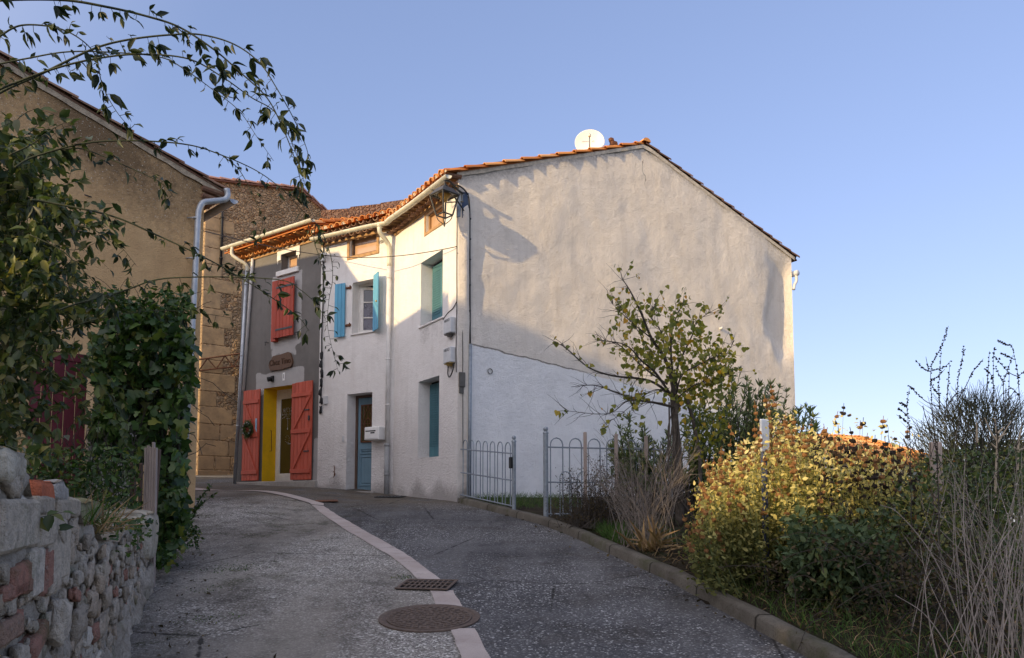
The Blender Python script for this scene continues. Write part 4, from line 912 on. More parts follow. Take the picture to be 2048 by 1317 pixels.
# glazed door
mb=MB(); frame(mb,fY,.90,2.15,2.08,4.45,-.46,-.40,.09); fY.box(mb,.99,2.06,2.17,2.27,-.45,-.40,.004); fY.box(mb,.99,2.06,4.20,4.36,-.45,-.41,.004); fY.box(mb,1.40,1.49,2.27,4.2,-.452,-.40,.004); fY.box(mb,1.98,2.06,2.27,4.2,-.452,-.40,.004); fY.box(mb,.99,1.07,2.27,4.2,-.452,-.40,.004); D2=mb.build('glass_door','white_paint',GH)
mb=MB(); fY.box(mb,1.49,1.98,2.27,4.2,-.43,-.42,0); fY.box(mb,1.07,1.40,2.27,4.2,-.43,-.42,0); mb.cur=1
for k in range(60):
    s=1.52+random.random()*.40; z=3.68+random.random()*.28; mb.blob(fY(s,z,-.417),.010,.010,.006,4,0,k)
for k in range(16):
    a=k*.7; mb.blob(fY(1.70+.08*math.cos(a),3.15+.09*math.sin(a),-.417),.009,.009,.005,4,0,k)
mb.blob(fY(1.70,3.42,-.417),.012,.012,.03,4,0,1); mb.tube([fY(1.70,3.42,-.417),fY(1.70,3.70,-.417)],.003,4)
mb.build('pane',['pane_olive','curtain'],D2)
mb=MB(); mb.tube([fY(1.46,3.02,-.40),fY(1.46,3.02,-.35),fY(1.58,3.02,-.345)],.011,7); mb.build('door_handle','galv',D2)
mb=MB(); fY.box(mb,-.02,3.15,1.80,2.06,-.5,.09,.015); mb.build('threshold','step_concrete',GH)
mb=MB(); a=2.15; mb.tube([fY(a-.02,3.38,-.22),fY(a-.05,3.38,-.22),fY(a-.05,2.85,-.24),fY(a-.02,2.85,-.20)],.008,6); o=mb.build('door_stay','rust_iron',GH)
# red door shutters folded back
def batten(a,b,za,zb,lab,mir):
    mb=MB(); planks(mb,fY,a,b,za,zb,.05,.085,6,.007,.005,.012); o=mb.build('door_shutter','red_faded',GH); o['label']=lab
    mb=MB(); w=b-a; hh=(za+.16,(za+zb)/2-.06,zb-.36)
    for z in hh: fY.box(mb,a+.02,b-.02,z,z+.10,.086,.112,.005)
    for z0,z1 in((hh[0]+.10,hh[1]),(hh[1]+.10,hh[2])):
        p,q=(fY(b-.12,z0,.087),fY(a+.05,z1,.087)) if mir else (fY(a+.10,z1,.087),fY(b-.05,z0,.087))
        if mir: p,q=fY(b-.10,z0,.087),fY(a+.06,z1,.087)
        else: p,q=fY(a+.10,z0,.087),fY(b-.08,z1,.087)
        d=(q-p); mb.box(p-YD*.035,YD*.075,d,YN*.022,.004)
    mb.build('batten','red_faded',o)
    return o
L1=batten(2.20,2.90,2.09,4.44,'left red plank door shutter folded back, hung with a wreath',False)
L2=batten(.14,.91,2.08,4.46,'right red plank door shutter folded back against the grey wall',True)
for z in (2.75,3.75): mb=MB(); fY.box(mb,.22,.40,z,z+.03,.086,.105,.003); mb.build('cross_bolt','dark_metal',L2)
mb=MB(); fY.box(mb,.20,.25,3.50,3.62,.086,.12,.01); mb.build('iron_catch','dark_metal',L2)
# things on the grey front
wr=fY(2.60,3.42,.14); th=thing('wreath',fY(2.60,3.22,.12),'dark evergreen wreath hung on the left red door shutter','wreath')
n=900; a=rng.random(n)*2*PI; q=.165+rng.normal(0,.035,n); w=rng.normal(0,.025,n)
ps=np.array([wr+YD*(q[i]*math.cos(a[i]))+V((0,0,q[i]*math.sin(a[i])))+YN*w[i] for i in range(n)]); leaves('foliage',ps,rdir(n),.065,NARROW,'ivy_leaf',th)
for k in range(9): mb=MB(); mb.blob(wr+YD*(.165*math.cos(k*1.7))+V((0,0,.165*math.sin(k*1.7)))+YN*.04,.014,.014,.014,4,0,k); mb.build('bauble','curtain',th)
mb=MB(); pts=[wr+YD*(.165*math.cos(k*PI/8))+V((0,0,.165*math.sin(k*PI/8))) for k in range(17)]; mb.tube(pts,.025,6,False); mb.build('ring','dark_twig',th)
mb=MB(); mb.box(fY(2.275,3.28,.088),YD*.07,YN*.012,V((0,0,.40)),.006); tag(mb.build('door_plaque','plaque_blue'),'narrow pale blue plaque on the left red door shutter','plaque')
th=thing('house_sign',fY(1.46,4.88,0),'carved brown wooden name board above the yellow doorway','sign')
ol=[(.86,4.98),(.88,5.08),(.98,5.25),(1.08,5.28),(1.40,5.25),(1.76,5.24),(1.90,5.12),(1.97,5.02),(1.88,4.88),(1.76,4.87),(1.40,4.86),(1.05,4.89),(.92,4.90)]
mb=MB(); i0=[mb.add(fY(1.46+(s-1.43)*.86,z,.045)) for s,z in ol]; i1=[mb.add(fY(1.46+(s-1.43)*.86,z,.0)) for s,z in ol]; mb.face(*i0[::-1]); mb.face(*i1)
for k in range(len(ol)): mb.face(i0[k],i0[(k+1)%len(ol)],i1[(k+1)%len(ol)],i1[k])
mb.build('board','sign_wood',th); text('lettering','Chez Tino',.205,fY(1.46,5.06,.047),-YD,YN,'text_brown',th,.006)
mb=MB(); mb.box(fY(1.30,4.58,0),YD*.085,YN*.012,V((0,0,.20)),.004); th=thing('number_plate',fY(1.34,4.58,0),'small white house number plate reading 1 under the name board','number plate'); mb.build('plate','white_paint',th); text('digit','1',.16,fY(1.342,4.68,.014),-YD,YN,'text_dark',th,.001)
mb=MB(); p=fY(1.78,4.66,.0); mb.box(p-YD*.05+V((0,0,-.07)),YD*.10,YN*.05,V((0,0,.15)),.01); th=thing('wall_spotlight',p,'small black spotlight beside the house number on the grey wall','lamp'); mb.build('mount','black',th)
mb=MB(); mb.lathe(p+YN*.05,[(.03,0),(.06,.03),(.065,.10),(.05,.10),(0,.08)],10,(YN+YD*.5-V((0,0,.25))).normalized()); mb.build('head','black',th,True); mb=MB(); ax=(YN+YD*.5-V((0,0,.25))).normalized(); mb.lathe(p+YN*.05,[(.045,.102),(0,.106)],10,ax); mb.build('lens','lamp_glass',th)
# cables between the grey and the white house
mb=MB(); pts=[fB(2.25+.012*math.sin(k*1.3),7.9-.39*k,.03) for k in range(11)]; mb.tube(spline(pts,4),.016,6)
for k in range(7): 
    p=fB(2.25+.02*math.sin(k*2.1),5.05-.22*k,.035); mb.blob(p,.035,.03,.09,5,.3,k)
tag(mb.build('cable_bundle','black_cable',None,True),'black cable bundle hanging down the seam between grey and white houses','cable')
mb=MB(); fB.box(mb,2.05,2.16,3.86,4.06,.0,.05,.008); tag(mb.build('cable_box','box_plastic'),'small cream plastic box at the foot of the cable bundle','junction box')
mb=MB(); fB.box(mb,2.20,2.32,7.35,7.55,.0,.08,.01); mb.lathe(fB(2.1,7.45,.1),[(0,0),(.03,.01),(.03,.07),(0,.08)],8); tag(mb.build('insulator_box','box_plastic'),'pale insulator box under the gutter between grey and white houses','junction box')
# overhead wire
def sag(a,b,s,n=24): return [a.lerp(b,k/n)-V((0,0,s*4*(k/n)*(1-k/n))) for k in range(n+1)]
a=fE(1.75,5.98,.05); b=fB(2.1,7.45,.1); c=fA(.02,6.42,.03); mb=MB(); mb.tube(sag(a,b,.12),.009,5); mb.tube(sag(b,c,.12),.009,5); tag(mb.build('overhead_wire','old_cable',None,True),'thin overhead wire crossing the street from ochre house to white house','wire')
# ================================================================== STONE BUILDING
def onpl(px,py,f):
    r=ray(px,py); o,d=f.o,f.d; det=-r.x*d.y+d.x*r.y; t_=(-o.x*d.y+d.x*o.y)/det; return ((r.x*t_-o.x)*d.x+(r.y*t_-o.y)*d.y, EYE+r.z*t_)
QD=V((math.cos(R(40)),math.sin(R(40)),0)); QN=nout(QP,QD); fQ=Fr(QP,QD,QN)
s1,z1=onpl(455,366,fQ); s2,z2=onpl(600,382,fQ); s3,z3=onpl(640,418,fQ); s4=s3+4
def qtop(s):
    if s<s2: return z1+(z2-z1)*(s-s1)/(s2-s1)
    return z2+(z3-z2)*(s-s2)/(s3-s2)
SB_=thing('stone_building',QP+V((0,0,2.4)),'tall rubble-stone building with dressed corner stones behind the houses','building')
mb=MB(); wall(mb,QP,QD,QN,.0,s4,1.2,qtop,(),.11,lambda s,z:(.05*fbm(s*2.2,z*3.2,60,3)+.03*noise.noise(V((s*5,z*6,1))))*smooth(.5,1.2,s))
q0=QP-QN*8; mb.poly([V((QP.x,QP.y,1)),V((q0.x,q0.y,1)),V((q0.x,q0.y,qtop(0))),V((QP.x,QP.y,qtop(0)))])
q5=QP+QD*s4; q6=q5-QN*8; mb.poly([V((q5.x,q5.y,1)),V((q6.x,q6.y,1)),V((q6.x,q6.y,qtop(s4))),V((q5.x,q5.y,qtop(s4)))])
mb.build('wall','church_rubble',SB_,True)
mb=MB(); z=1.6; k=0
while z<qtop(0)-.3:
    h=random.uniform(.42,.62); w=(.62,1.0)[k%2]+random.uniform(-.1,.15); mb.rv=random.random(); mb.box(QP+QD*.0+QN*.012+V((0,0,z)),QD*w,-QN*(.9 if k%2 else .55),V((0,0,h-.012)),.018); 
    if z<3.6:
        x=w+.012
        while x<6: 
            w2=random.uniform(.5,.9); mb.rv=random.random(); mb.box(QP+QD*x+QN*.01+V((0,0,z)),QD*(w2-.012),-QN*.3,V((0,0,h-.012)),.02); x+=w2
            if z>2.9: break
    z+=h; k+=1
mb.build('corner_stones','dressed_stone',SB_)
mb=MB(); du=(QD*(s2-s1)+V((0,0,z2-z1))).normalized(); nn=du.cross(-QN); nn=nn if nn.z>0 else -nn
tiles(mb,QP+QD*0+V((0,0,qtop(0)+.03))+QN*.1,-QN,du,nn,1.2,s2+.05,.22,.42); d3=(QD*(s3-s2)+V((0,0,z3-z2))).normalized(); n3=d3.cross(-QN); n3=n3 if n3.z>0 else -n3
tiles(mb,QP+QD*s2+V((0,0,z2+.03))+QN*.1,-QN,d3,n3,1.2,4.5,.22,.42); mb.build('verge_tiles','pink_terracotta',SB_)
mb=MB(); mb.poly([fQ(0,qtop(0)),fQ(s2,qtop(s2)),fQ(s2,qtop(s2),-8),fQ(0,qtop(0),-8)]); mb.poly([fQ(s2,qtop(s2)),fQ(s4,qtop(s4)),fQ(s4,qtop(s4),-8),fQ(s2,qtop(s2),-8)]); mb.build('roof','pink_terracotta',SB_)
sc,zc=onpl(444,395,fQ); sd2,zd=onpl(440,530,fQ); mb=MB(); mb.tube([fQ(sc,zc+.3,.08),fQ(sc,zc-1,.07),fQ(sd2,zd,.07)],.045,8)
for t_ in (.3,.6,.9): mb.tube([fQ(sc+(sd2-sc)*t_,zc+(zd-zc)*t_,.07),fQ(sc+(sd2-sc)*t_,zc+(zd-zc)*t_-.05,.07)],.06,8)
tag(mb.build('dark_pipe','black_cable',None,True),'short black pipe on the upper rubble wall of the stone building','pipe')
mb=MB(); e0=[onpl(390,723,fQ),onpl(492,708,fQ),onpl(390,745,fQ),onpl(492,733,fQ)]
p=[fQ(s,z,.35) for s,z in e0]; 
for a,b in((0,1),(2,3),(0,2)): mb.tube([p[a],p[b]],.025,5)
for k in range(6):
    t0,t1=k/6,(k+1)/6; mb.tube([(p[0].lerp(p[1],t0) if k%2 else p[2].lerp(p[3],t0)),(p[2].lerp(p[3],t1) if k%2 else p[0].lerp(p[1],t1))],.02,5)
tag(mb.build('iron_truss','rust_iron'),'rusty iron lattice bar in front of the stone building wall','iron truss')
mb=MB(); ps_=[onpl(x,y,fQ) for x,y in((480,507),(487,514),(500,516),(515,508))]; mb.tube([fQ(s,z,.5) for s,z in ps_],.02,5); p0=fQ(*onpl(489,521,fQ),.2); 
tag(mb.build('hanging_cable','box_plastic',None,True),'short pale looping cable between the stone building and grey house','cable')
# bollard-like stone with dark pyramid cap beside the downpipe of the ochre house
b=V((-5.35,12.25,zroad(-5.35,12.25))); th=thing('boundary_stone',b,'pale boundary stone with a dark pyramid cap by the ochre house downpipe','boundary stone')
mb=MB(); mb.box(b+V((-.09,-.09,-.05)),V((.18,0,0)),V((0,.18,0)),V((0,0,.14)),.015); mb.build('base','step_concrete',th); mb=MB(); i=[mb.add(b+V((x,y,.09))) for x,y in((-.1,-.1),(.1,-.1),(.1,.1),(-.1,.1))]; t_=mb.add(b+V((0,0,.24))); [mb.face(i[k],i[(k+1)%4],t_) for k in range(4)]; mb.face(*i[::-1]); mb.build('cap','dark_metal',th)
mb=MB(); mb.box(V((-9.4,21.6,zroad(-9.4,21.6)-.1)),QD*2.6,-QN*.6,V((0,0,.2)),.02); tag(mb.build('pavement','step_concrete'),kind='structure')
# ================================================================== OCHRE HOUSE ON THE LEFT
OH=thing('ochre_house',EP+V((0,0,1.4)),'ochre rendered gable house at the left edge, weathered dark under its roof slope','house')
s5,z5=onpl(400,360,fE); sx,zx=onpl(0,120,fE); OS=(zx-z5)/(sx-s5); OR=5.2; OZ=z5-OS*s5
def otop(s): return OZ+OS*s if s<OR else OZ+OS*OR-OS*(s-OR)
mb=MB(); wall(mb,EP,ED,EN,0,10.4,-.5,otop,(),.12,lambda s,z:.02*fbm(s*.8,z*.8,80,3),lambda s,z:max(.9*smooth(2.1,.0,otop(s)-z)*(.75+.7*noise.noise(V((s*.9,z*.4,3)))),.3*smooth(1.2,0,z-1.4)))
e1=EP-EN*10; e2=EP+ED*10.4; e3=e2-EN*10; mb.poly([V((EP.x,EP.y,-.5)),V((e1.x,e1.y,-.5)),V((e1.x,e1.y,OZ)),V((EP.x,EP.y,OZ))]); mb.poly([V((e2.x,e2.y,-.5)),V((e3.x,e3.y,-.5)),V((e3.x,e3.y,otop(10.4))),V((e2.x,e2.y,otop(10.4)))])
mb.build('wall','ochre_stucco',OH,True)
mb=MB(); prof=[(-22.3,5),(-22.3,9.6),(-15.9,9.6),(-14.3,7.7),(-14.3,5)]; q0_,q1_=-3.2,1.0  # unseen block added to the house, profile shaped for the shadow it casts
i0=[mb.add(PAX*p+LH*q0_+V((0,0,z))) for p,z in prof]; i1=[mb.add(PAX*p+LH*q1_+V((0,0,z))) for p,z in prof]; mb.face(*i0); mb.face(*i1[::-1])
for k in range(len(prof)-1): mb.face(i0[k],i1[k],i1[k+1],i0[k+1])
mb.build('shade_wing','ochre_stucco',OH)
vE=(ED+V((0,0,OS))).normalized(); nE=vE.cross(-EN); nE=nE if nE.z>0 else -nE
mb=MB(); tiles(mb,EP-ED*.40+EN*.02+V((0,0,OZ-.40*OS+.045)),-EN,vE,nE,6,5.75,.2,.4,None,.055)
v6=(-ED+V((0,0,OS))).normalized(); n6=v6.cross(-EN); n6=n6 if n6.z>0 else -n6
tiles(mb,EP+ED*10.8+EN*.10+V((0,0,otop(10.8)+.06)),-EN,v6,n6,6,5.75,.2,.4,None,.075); mb.build('roof','old_terracotta',OH)
mb=MB()
for i in range(46):
    s=-.38+i*.123; zz=otop(s)+.035; z2=otop(s+.123)+.035; h=.11+.02*noise.noise(V((s*4,0,9))); h2=.11+.02*noise.noise(V(((s+.123)*4,0,9))); mb.poly([fE(s,zz-h,.03),fE(s+.123,z2-h2,.03),fE(s+.123,z2,.035),fE(s,zz,.035)])
mb.poly([fE(-.38,OZ-.2,.03),fE(-.38,OZ-.06,.03),fE(0,OZ+.05,.03),fE(0,OZ-.12,.03)])
mb.build('verge_mortar','old_mortar',OH)
mb=MB(); fside=Fr(EP,-EN,(-ED)); eave_tiles(mb,fside,.0,5,OZ-.10,.34); eave_tiles(mb,fside,.0,5,OZ-.22,.2); mb.build('eave_tiles','old_terracotta',OH)
gutter([EP-ED*.42+EN*.16+V((0,0,OZ-.20)),EP-ED*.42-EN*6+V((0,0,OZ-.12))],.075,'gutter','zinc',OH)
dp=[(445,383),(447,397),(440,405),(415,408),(398,411),(390,425),(388,440)]; pts=[]
for i,(x,y) in enumerate(dp): s,z=onpl(x,y,fE); pts.append(fE(s,z,.15))
s8,z8=onpl(376,705,fE); s9,z9=onpl(358,1011,fE)
mb=MB(); mb.tube(spline(pts,4)+[fE(s8,z8,.12),fE(s9,z9,.10)],.047,12)
for x,y in((386,440),(384,520),(376,690),(366,860)): s,z=onpl(x,y,fE); mb.tube([fE(s,z,.13),fE(s,z-.03,.13)],.054,12); mb.tube([fE(s+.02,z,.13),fE(s+.1,z,.02)],.012,5)
mb.build('downpipe','zinc',OH,True)
# maroon garden gate and white panel in front of the ochre house
gtp=P(60,700,8.6); th=thing('garden_gate',P(110,930,8.6),'dull maroon metal garden gate half hidden by leaves at left','gate')
mb=MB(); a=P(50,930,8.4); b=P(166,930,8.8); du=V((b.x-a.x,b.y-a.y,0)); zt=P(100,705,8.6).z; nn=V((du.y,-du.x,0)).normalized(); L=du.length; du.normalize(); fg=Fr(V((a.x,a.y,0)),du,nn)
planks(mb,fg,0,L,.8,zt-.1,0,.04,5,.012); fg.box(mb,-.02,L,zt-.1,zt,-.01,.05); mb.build('panel','red_plastic',th); mb=MB(); fg.box(mb,L-.22,L-.06,1.95,1.98,.05,.09); mb.build('handle','galv',th)
mb=MB(); a=P(168,960,9.2); b=P(268,960,9.6); du=V((b.x-a.x,b.y-a.y,0)); L=du.length; du.normalize(); fg=Fr(V((a.x,a.y,0)),du,V((du.y,-du.x,0))); fg.box(mb,0,L,.7,P(200,838,9.3).z,0,.1,.01); fg.box(mb,-.02,L+.02,P(200,838,9.3).z,P(200,832,9.3).z,-.02,.12,.01); tag(mb.build('garden_wall','wall_render'),'low whitish garden wall behind the ivy at left','wall')
# ================================================================== HOUSES OUTSIDE THE FRAME (added unseen, to shade the street)
def pq(p,q,z=0): return PAX*p+LH*q+V((0,0,z))
def plain_house(name,label,p0,p1,q0,q1,ze,zr,mat):
    th=thing(name,pq((p0+p1)/2,(q0+q1)/2,-1),label,'house'); mb=MB(); c=[pq(p0,q0),pq(p1,q0),pq(p1,q1),pq(p0,q1)]; qm=(q0+q1)/2
    for k in range(4): a,b=c[k],c[(k+1)%4]; mb.poly([V((a.x,a.y,-3)),V((b.x,b.y,-3)),V((b.x,b.y,ze)),V((a.x,a.y,ze))])
    for p in (p0,p1): mb.poly([pq(p,q0,ze),pq(p,q1,ze),pq(p,qm,zr)])
    mb.build('wall',mat,th); mb=MB()
    for qa,s in((q0,1),(q1,-1)):
        v=(LH*s*abs(qm-q0)+V((0,0,zr-ze))).normalized(); n=v.cross(PAX); n=n if n.z>0 else -n
        tiles(mb,pq(p0,qa,ze)-v*.3+n*.05,PAX,v,n,p1-p0,math.hypot(qm-q0,zr-ze)+.3,.4,.9,None,.18)
    mb.build('roof','old_terracotta',th)
    for q,sg in((q0,-1),(q1,1)):
        fr_=Fr(pq(p0,q),PAX,LH*sg)
        for k in range(2):
            a=(p1-p0)*(.3+.4*k)-.4
            if ze>5:
                mb=MB(); fr_.box(mb,a,a+.8,ze-2.2,ze-.9,.01,.05); w=mb.build('window','window_white',th); mb=MB(); fr_.box(mb,a+.06,a+.74,ze-2.14,ze-.96,.052,.06); mb.build('pane','pane_dark',w)
plain_house('shade_house','pale rendered house added unseen beyond the left edge to shade the street',-11.7,-5.55,-17,-8,9.5,11.1,'pale_stucco')
plain_house('shade_garage','low pale garage added unseen between two houses to shade the road',-5.5,-2.75,-15,-9,5.35,5.95,'wall_render')
plain_house('shade_house','ochre house added unseen behind the camera to shade the right foreground',-2.7,7,-17,-8.5,7.6,9.2,'ochre_stucco')
# distant house with a tiled roof
dh=P(1700,868,34); DH=thing('distant_house',V((dh.x,dh.y,-3)),'distant house with sunlit orange tiled roof showing above the shrubs','house')
mb=MB(); ux=V((.93,.37,0)).normalized(); uy=V((-.37,.93,0)).normalized(); lc_=P(1585,905,33); rc_=P(1850,915,33); w=5.6; ze=P(1700,925,32).z; zr=P(1700,866,34).z
o=V((dh.x,dh.y,0))-ux*3.2-uy*2.2; cs=[o,o+ux*7.4,o+ux*7.4+uy*6,o+uy*6]
for k in range(4): a,b=cs[k],cs[(k+1)%4]; mb.poly([V((a.x,a.y,-6)),V((b.x,b.y,-6)),V((b.x,b.y,ze)),V((a.x,a.y,ze))])
rp=o+uy*2.8+V((0,0,zr-.15)); mb.poly([V((cs[0].x,cs[0].y,ze-.02)),V((cs[3].x,cs[3].y,ze-.02)),rp]); mb.build('wall','pale_stucco',DH); mb=MB(); hl=3.1; v=(uy*hl+V((0,0,zr-ze))).normalized(); n=v.cross(ux); n=n if n.z>0 else -n
ln=math.hypot(hl,zr-ze); oo=o-uy*.3+V((0,0,ze-.1)); tiles(mb,oo,ux,v,n,7.4,ln,.24,.4,lambda c_:(c_-oo).dot(ux)<7.4-1.0*max(0,(c_-oo).dot(v))*0.9,.1); mb.poly([oo,oo+ux*7.4,oo+v*ln+ux*(7.4-.9*ln),oo+v*ln]); mb.poly([oo+ux*7.4,oo+ux*7.4+uy*6.4,oo+v*ln+ux*(7.4-.9*ln)]); mb.poly([oo+v*ln,oo+v*ln+ux*(7.4-.9*ln),oo+ux*7.4+uy*6.4,oo+uy*6.4])
mb.build('roof','terracotta',DH)
# ================================================================== GATE AND FENCE
def loopbars(mb,f,s0,s1,n,za,zb,ztop,r,w=0):
    """n hairpin bars between s0 and s1; za/zb bottom, loop tops at ztop(s)"""
    st=(s1-s0)/n
    for k in range(n):
        a=s0+st*(k+.18); b=s0+st*(k+.82); m=(a+b)/2; h=(b-a)/2; zt=ztop(m)-h
        pts=[f(a,za(a),w),f(a,zt,w)]+[f(m-h*math.cos(PI*q/6),zt+h*math.sin(PI*q/6),w) for q in range(1,6)]+[f(b,zt,w),f(b,za(b),w)]
        mb.tube(pts,r,6)
g0=V((-.93,13.82,0)); g1=V((.03,11.93,0)); gd=(g1-g0); GL=gd.length; gd.normalize(); fg=Fr(g0,gd,nout(g0,gd)); zg=lambda s:zroad(*(g0+gd*s).xy)+.13
GT=thing('garden_gate',g0+V((0,0,1.6)),'blue-grey bow-top iron gate leaf from the house corner to its post','gate')
mb=MB(); loopbars(mb,fg,.02,GL-.07,7,zg,None,lambda s:zg(s)+1.03,.009); mb.build('bars','galv',GT)
for h in (.86,.43,.02): mb=MB(); mb.tube([fg(-.04,zg(0)+h,0),fg(GL-.04,zg(GL)+h,0)],.012,6); mb.build('rail','galv',GT)
mb=MB(); fg.box(mb,GL-.05,GL+.03,zg(GL)+.62,zg(GL)+.80,.03,.07,.008); mb.build('lock','black',GT)
def post(x,y,h,lab,r=.034):
    z=zroad(x,y)+.06; th=thing('fence_post',V((x,y,z)),lab,'fence post'); mb=MB(); mb.tube([V((x,y,z)),V((x,y,z+h))],r,10); mb.build('shaft','galv',th)
    mb=MB(); mb.lathe(V((x,y,z+h)),[(r*1.15,-.02),(r*1.15,.0),(r*.6,.015),(r*.75,.025),(r*1.05,.05),(r*.75,.078),(0,.088)],10); mb.build('ball_finial','galv',th,True)
post(.03,11.93,1.13,'grey ball-topped gate post on the kerb carrying the gate leaf')
post(.50,11.1,1.28,'grey ball-topped post at the left end of the garden fence panel',.038)
f0=V((.50,11.1,0)); f1=V((2.55,11.75,0)); fd=(f1-f0); FL=fd.length; fd.normalize(); ff=Fr(f0,fd,nout(f0,fd)); zz0=zroad(.5,11.1)+.1
FP=thing('iron_fence',f0+V((1,.3,1.3)),'grey bow-top two-tier iron fence panel behind the dry shrubs','fence')
mb=MB(); loopbars(mb,ff,.02,FL,7,lambda s:zz0,None,lambda s:zz0+1.16,.010); mb.build('tall_bars','galv',FP)
mb=MB(); loopbars(mb,ff,.17,FL,7,lambda s:zz0,None,lambda s:zz0+.66,.008,.005); mb.build('short_bars','galv',FP)
for h in (1.02,.50,.03): mb=MB(); mb.tube([ff(0,zz0+h,0),ff(FL,zz0+h,0)],.013,6); mb.build('rail','galv',FP)
mb=MB(); ff.box(mb,.78,.84,zz0+.78,zz0+1.02,.02,.10,.01); tag(mb.build('fence_lock','black'),'black box hanging on the fence panel among the oleander leaves','lock box') if False else 0
for px,top,yy,lab in((1170,858,10.95,'weathered wooden stake left of the two pale stakes by the fence'),(1232,862,11.2,'pale wooden stake in the middle of the fence panel'),(1292,866,11.4,'pale wooden stake at the right, nearest the tree')):
    t_=P(px,top,yy); b_=V((t_.x,t_.y,zground(t_.x,t_.y))); mb=MB(); mb.box(b_+V((-.025,-.02,-.05)),V((.05,0,0)),V((0,.045,0)),t_-b_,.006); tag(mb.build('wooden_stake','grey_wood'),lab,'stake')
# sign on a blue post
tp=P(1534,838,6.7); bz=zground(tp.x,tp.y); SG=thing('small_sign',V((tp.x,tp.y,bz)),'small white sign panel on a dark blue post above the sunlit shrub','sign')
mb=MB(); mb.box(V((tp.x-.03,tp.y+.03,bz)),V((.042,.02,0)),V((-.015,.04,0)),V((0,0,tp.z-bz-.05)),.006); mb.build('post','post_blue',SG)
mb=MB(); sd_=V((.80,.60,0)).normalized(); sn_=V((sd_.y,-sd_.x,0)); 
mb.box(tp-sd_*.05-sn_*.03+V((0,0,-.30)),sd_*.13,sn_*-.02,V((0,0,.30)),.012); mb.build('panel','sign_white',SG)
# ================================================================== RUBBLE WALL (LEFT FOREGROUND)
WD=V((.363,-.932,0)).normalized(); WO=V((-3.44,7.2,0)); fW=Fr(WO,WD,nout(WO,WD))
wp=[onpl(x,y,fW) for x,y in((303,1045),(255,1052),(238,1085),(206,1080),(190,1050),(166,1048),(160,1012),(132,1010),(66,1008),(58,955),(45,940),(35,908),(0,892))]
wp=[(0,wp[0][1])]+[p for p in wp if p[0]>.01]+[(6.2,1.72)]
def wtop(s):
    for (a,za),(b,zb) in zip(wp,wp[1:]):
        if s<=b: return za+(zb-za)*(s-a)/max(1e-6,b-a)
    return wp[-1][1]
RW=thing('rubble_wall',WO+WD*2.5+V((0,0,.6)),'crumbling garden wall of mortar, pebbles and broken bricks at the left foreground','wall')
zb_=lambda s:zroad(*(WO+WD*s).xy)-.1
def wdisp(s,z): return .04*fbm(s*2.0,z*2.8,100,3)+.035*fbm(s*6,z*11,50,3)-.02+.05*smooth(.5,0,z-zb_(s)-.1)
mb=MB(); wall(mb,WO,WD,fW.n,0,6.2,0.2,wtop,(),.035,wdisp)
T=.48; pr=None
for i in range(125):
    s=i*6.2/124; h=wtop(s); j=[.03*noise.noise(V((s*6,q,1))) for q in range(3)]
    rg=[mb.add(fW(s,h,.0)),mb.add(fW(s,h+j[0]+.01,-T*.4)),mb.add(fW(s,h+j[1],-T)),mb.add(fW(s,.1,-T))]
    if pr:
        for k in range(3): mb.face(pr[k],rg[k],rg[k+1],pr[k+1])
    pr=rg
mb.poly([fW(0,.1,0),fW(0,wtop(0),0),fW(0,wtop(0),-T),fW(0,.1,-T)])
mb.build('core','wall_mortar',RW,True)
def wpt(x,y,w=0): s,z=onpl(x,y,fW); return s,z
mb=MB(); rs=random.Random(11); placed=[]
def stone(s,z,a,b,r,w=.0,rot=0,seed=0):
    m=Matrix((fW.d,fW.n,V((0,0,1)))).transposed()@Matrix.Rotation(rot,3,'Y'); mb.blob(fW(s,z,w),a,min(a,b)*.5,b,8,.2,seed,m,r)
hand=[(193,1168,.050,.055,.5),(200,1140,.10,.05,.35),(172,1150,.055,.04,.62),(150,1157,.05,.035,.8),(244,1188,.06,.05,.85),(208,1195,.08,.05,.4),(175,1210,.09,.06,.6),(222,1220,.07,.06,.25),(196,1250,.09,.06,.4),(150,1245,.07,.07,.05),(165,1275,.06,.05,.75),(182,1265,.07,.045,.93),(145,1190,.05,.03,.95),(200,1105,.05,.03,.5),(110,1240,.05,.08,.7)]
for k,(x,y,a,b,r) in enumerate(hand): s,z=wpt(x,y); a*=1.7; stone(s,z,a,b,r,.01,rs.uniform(-.25,.25),k); placed.append((s,z,a,b))
for k in range(5000):
    s=rs.uniform(.15,5.9); z=rs.uniform(zb_(s)+.12,wtop(s)-.08)
    x0=s/5.6
    dens=.95 if z<wtop(s)-.38 else .30
    if s>2.0: dens=.62
    if rs.random()>dens: continue
    b=rs.uniform(.014,.05); a=b*rs.uniform(1.2,2.6)
    if any(((s-q[0])/(a+q[2]))**2+((z-q[1])/(b+q[3]))**2<.85 for q in placed): continue
    placed.append((s,z,a,b)); stone(s,z,a,b,rs.random()*.87 if rs.random()<.95 else rs.uniform(.9,1),rs.uniform(-.02,.008),rs.uniform(-.3,.3),k+40)
mb.build('pebbles','wall_stone',RW,True)
mb=MB()
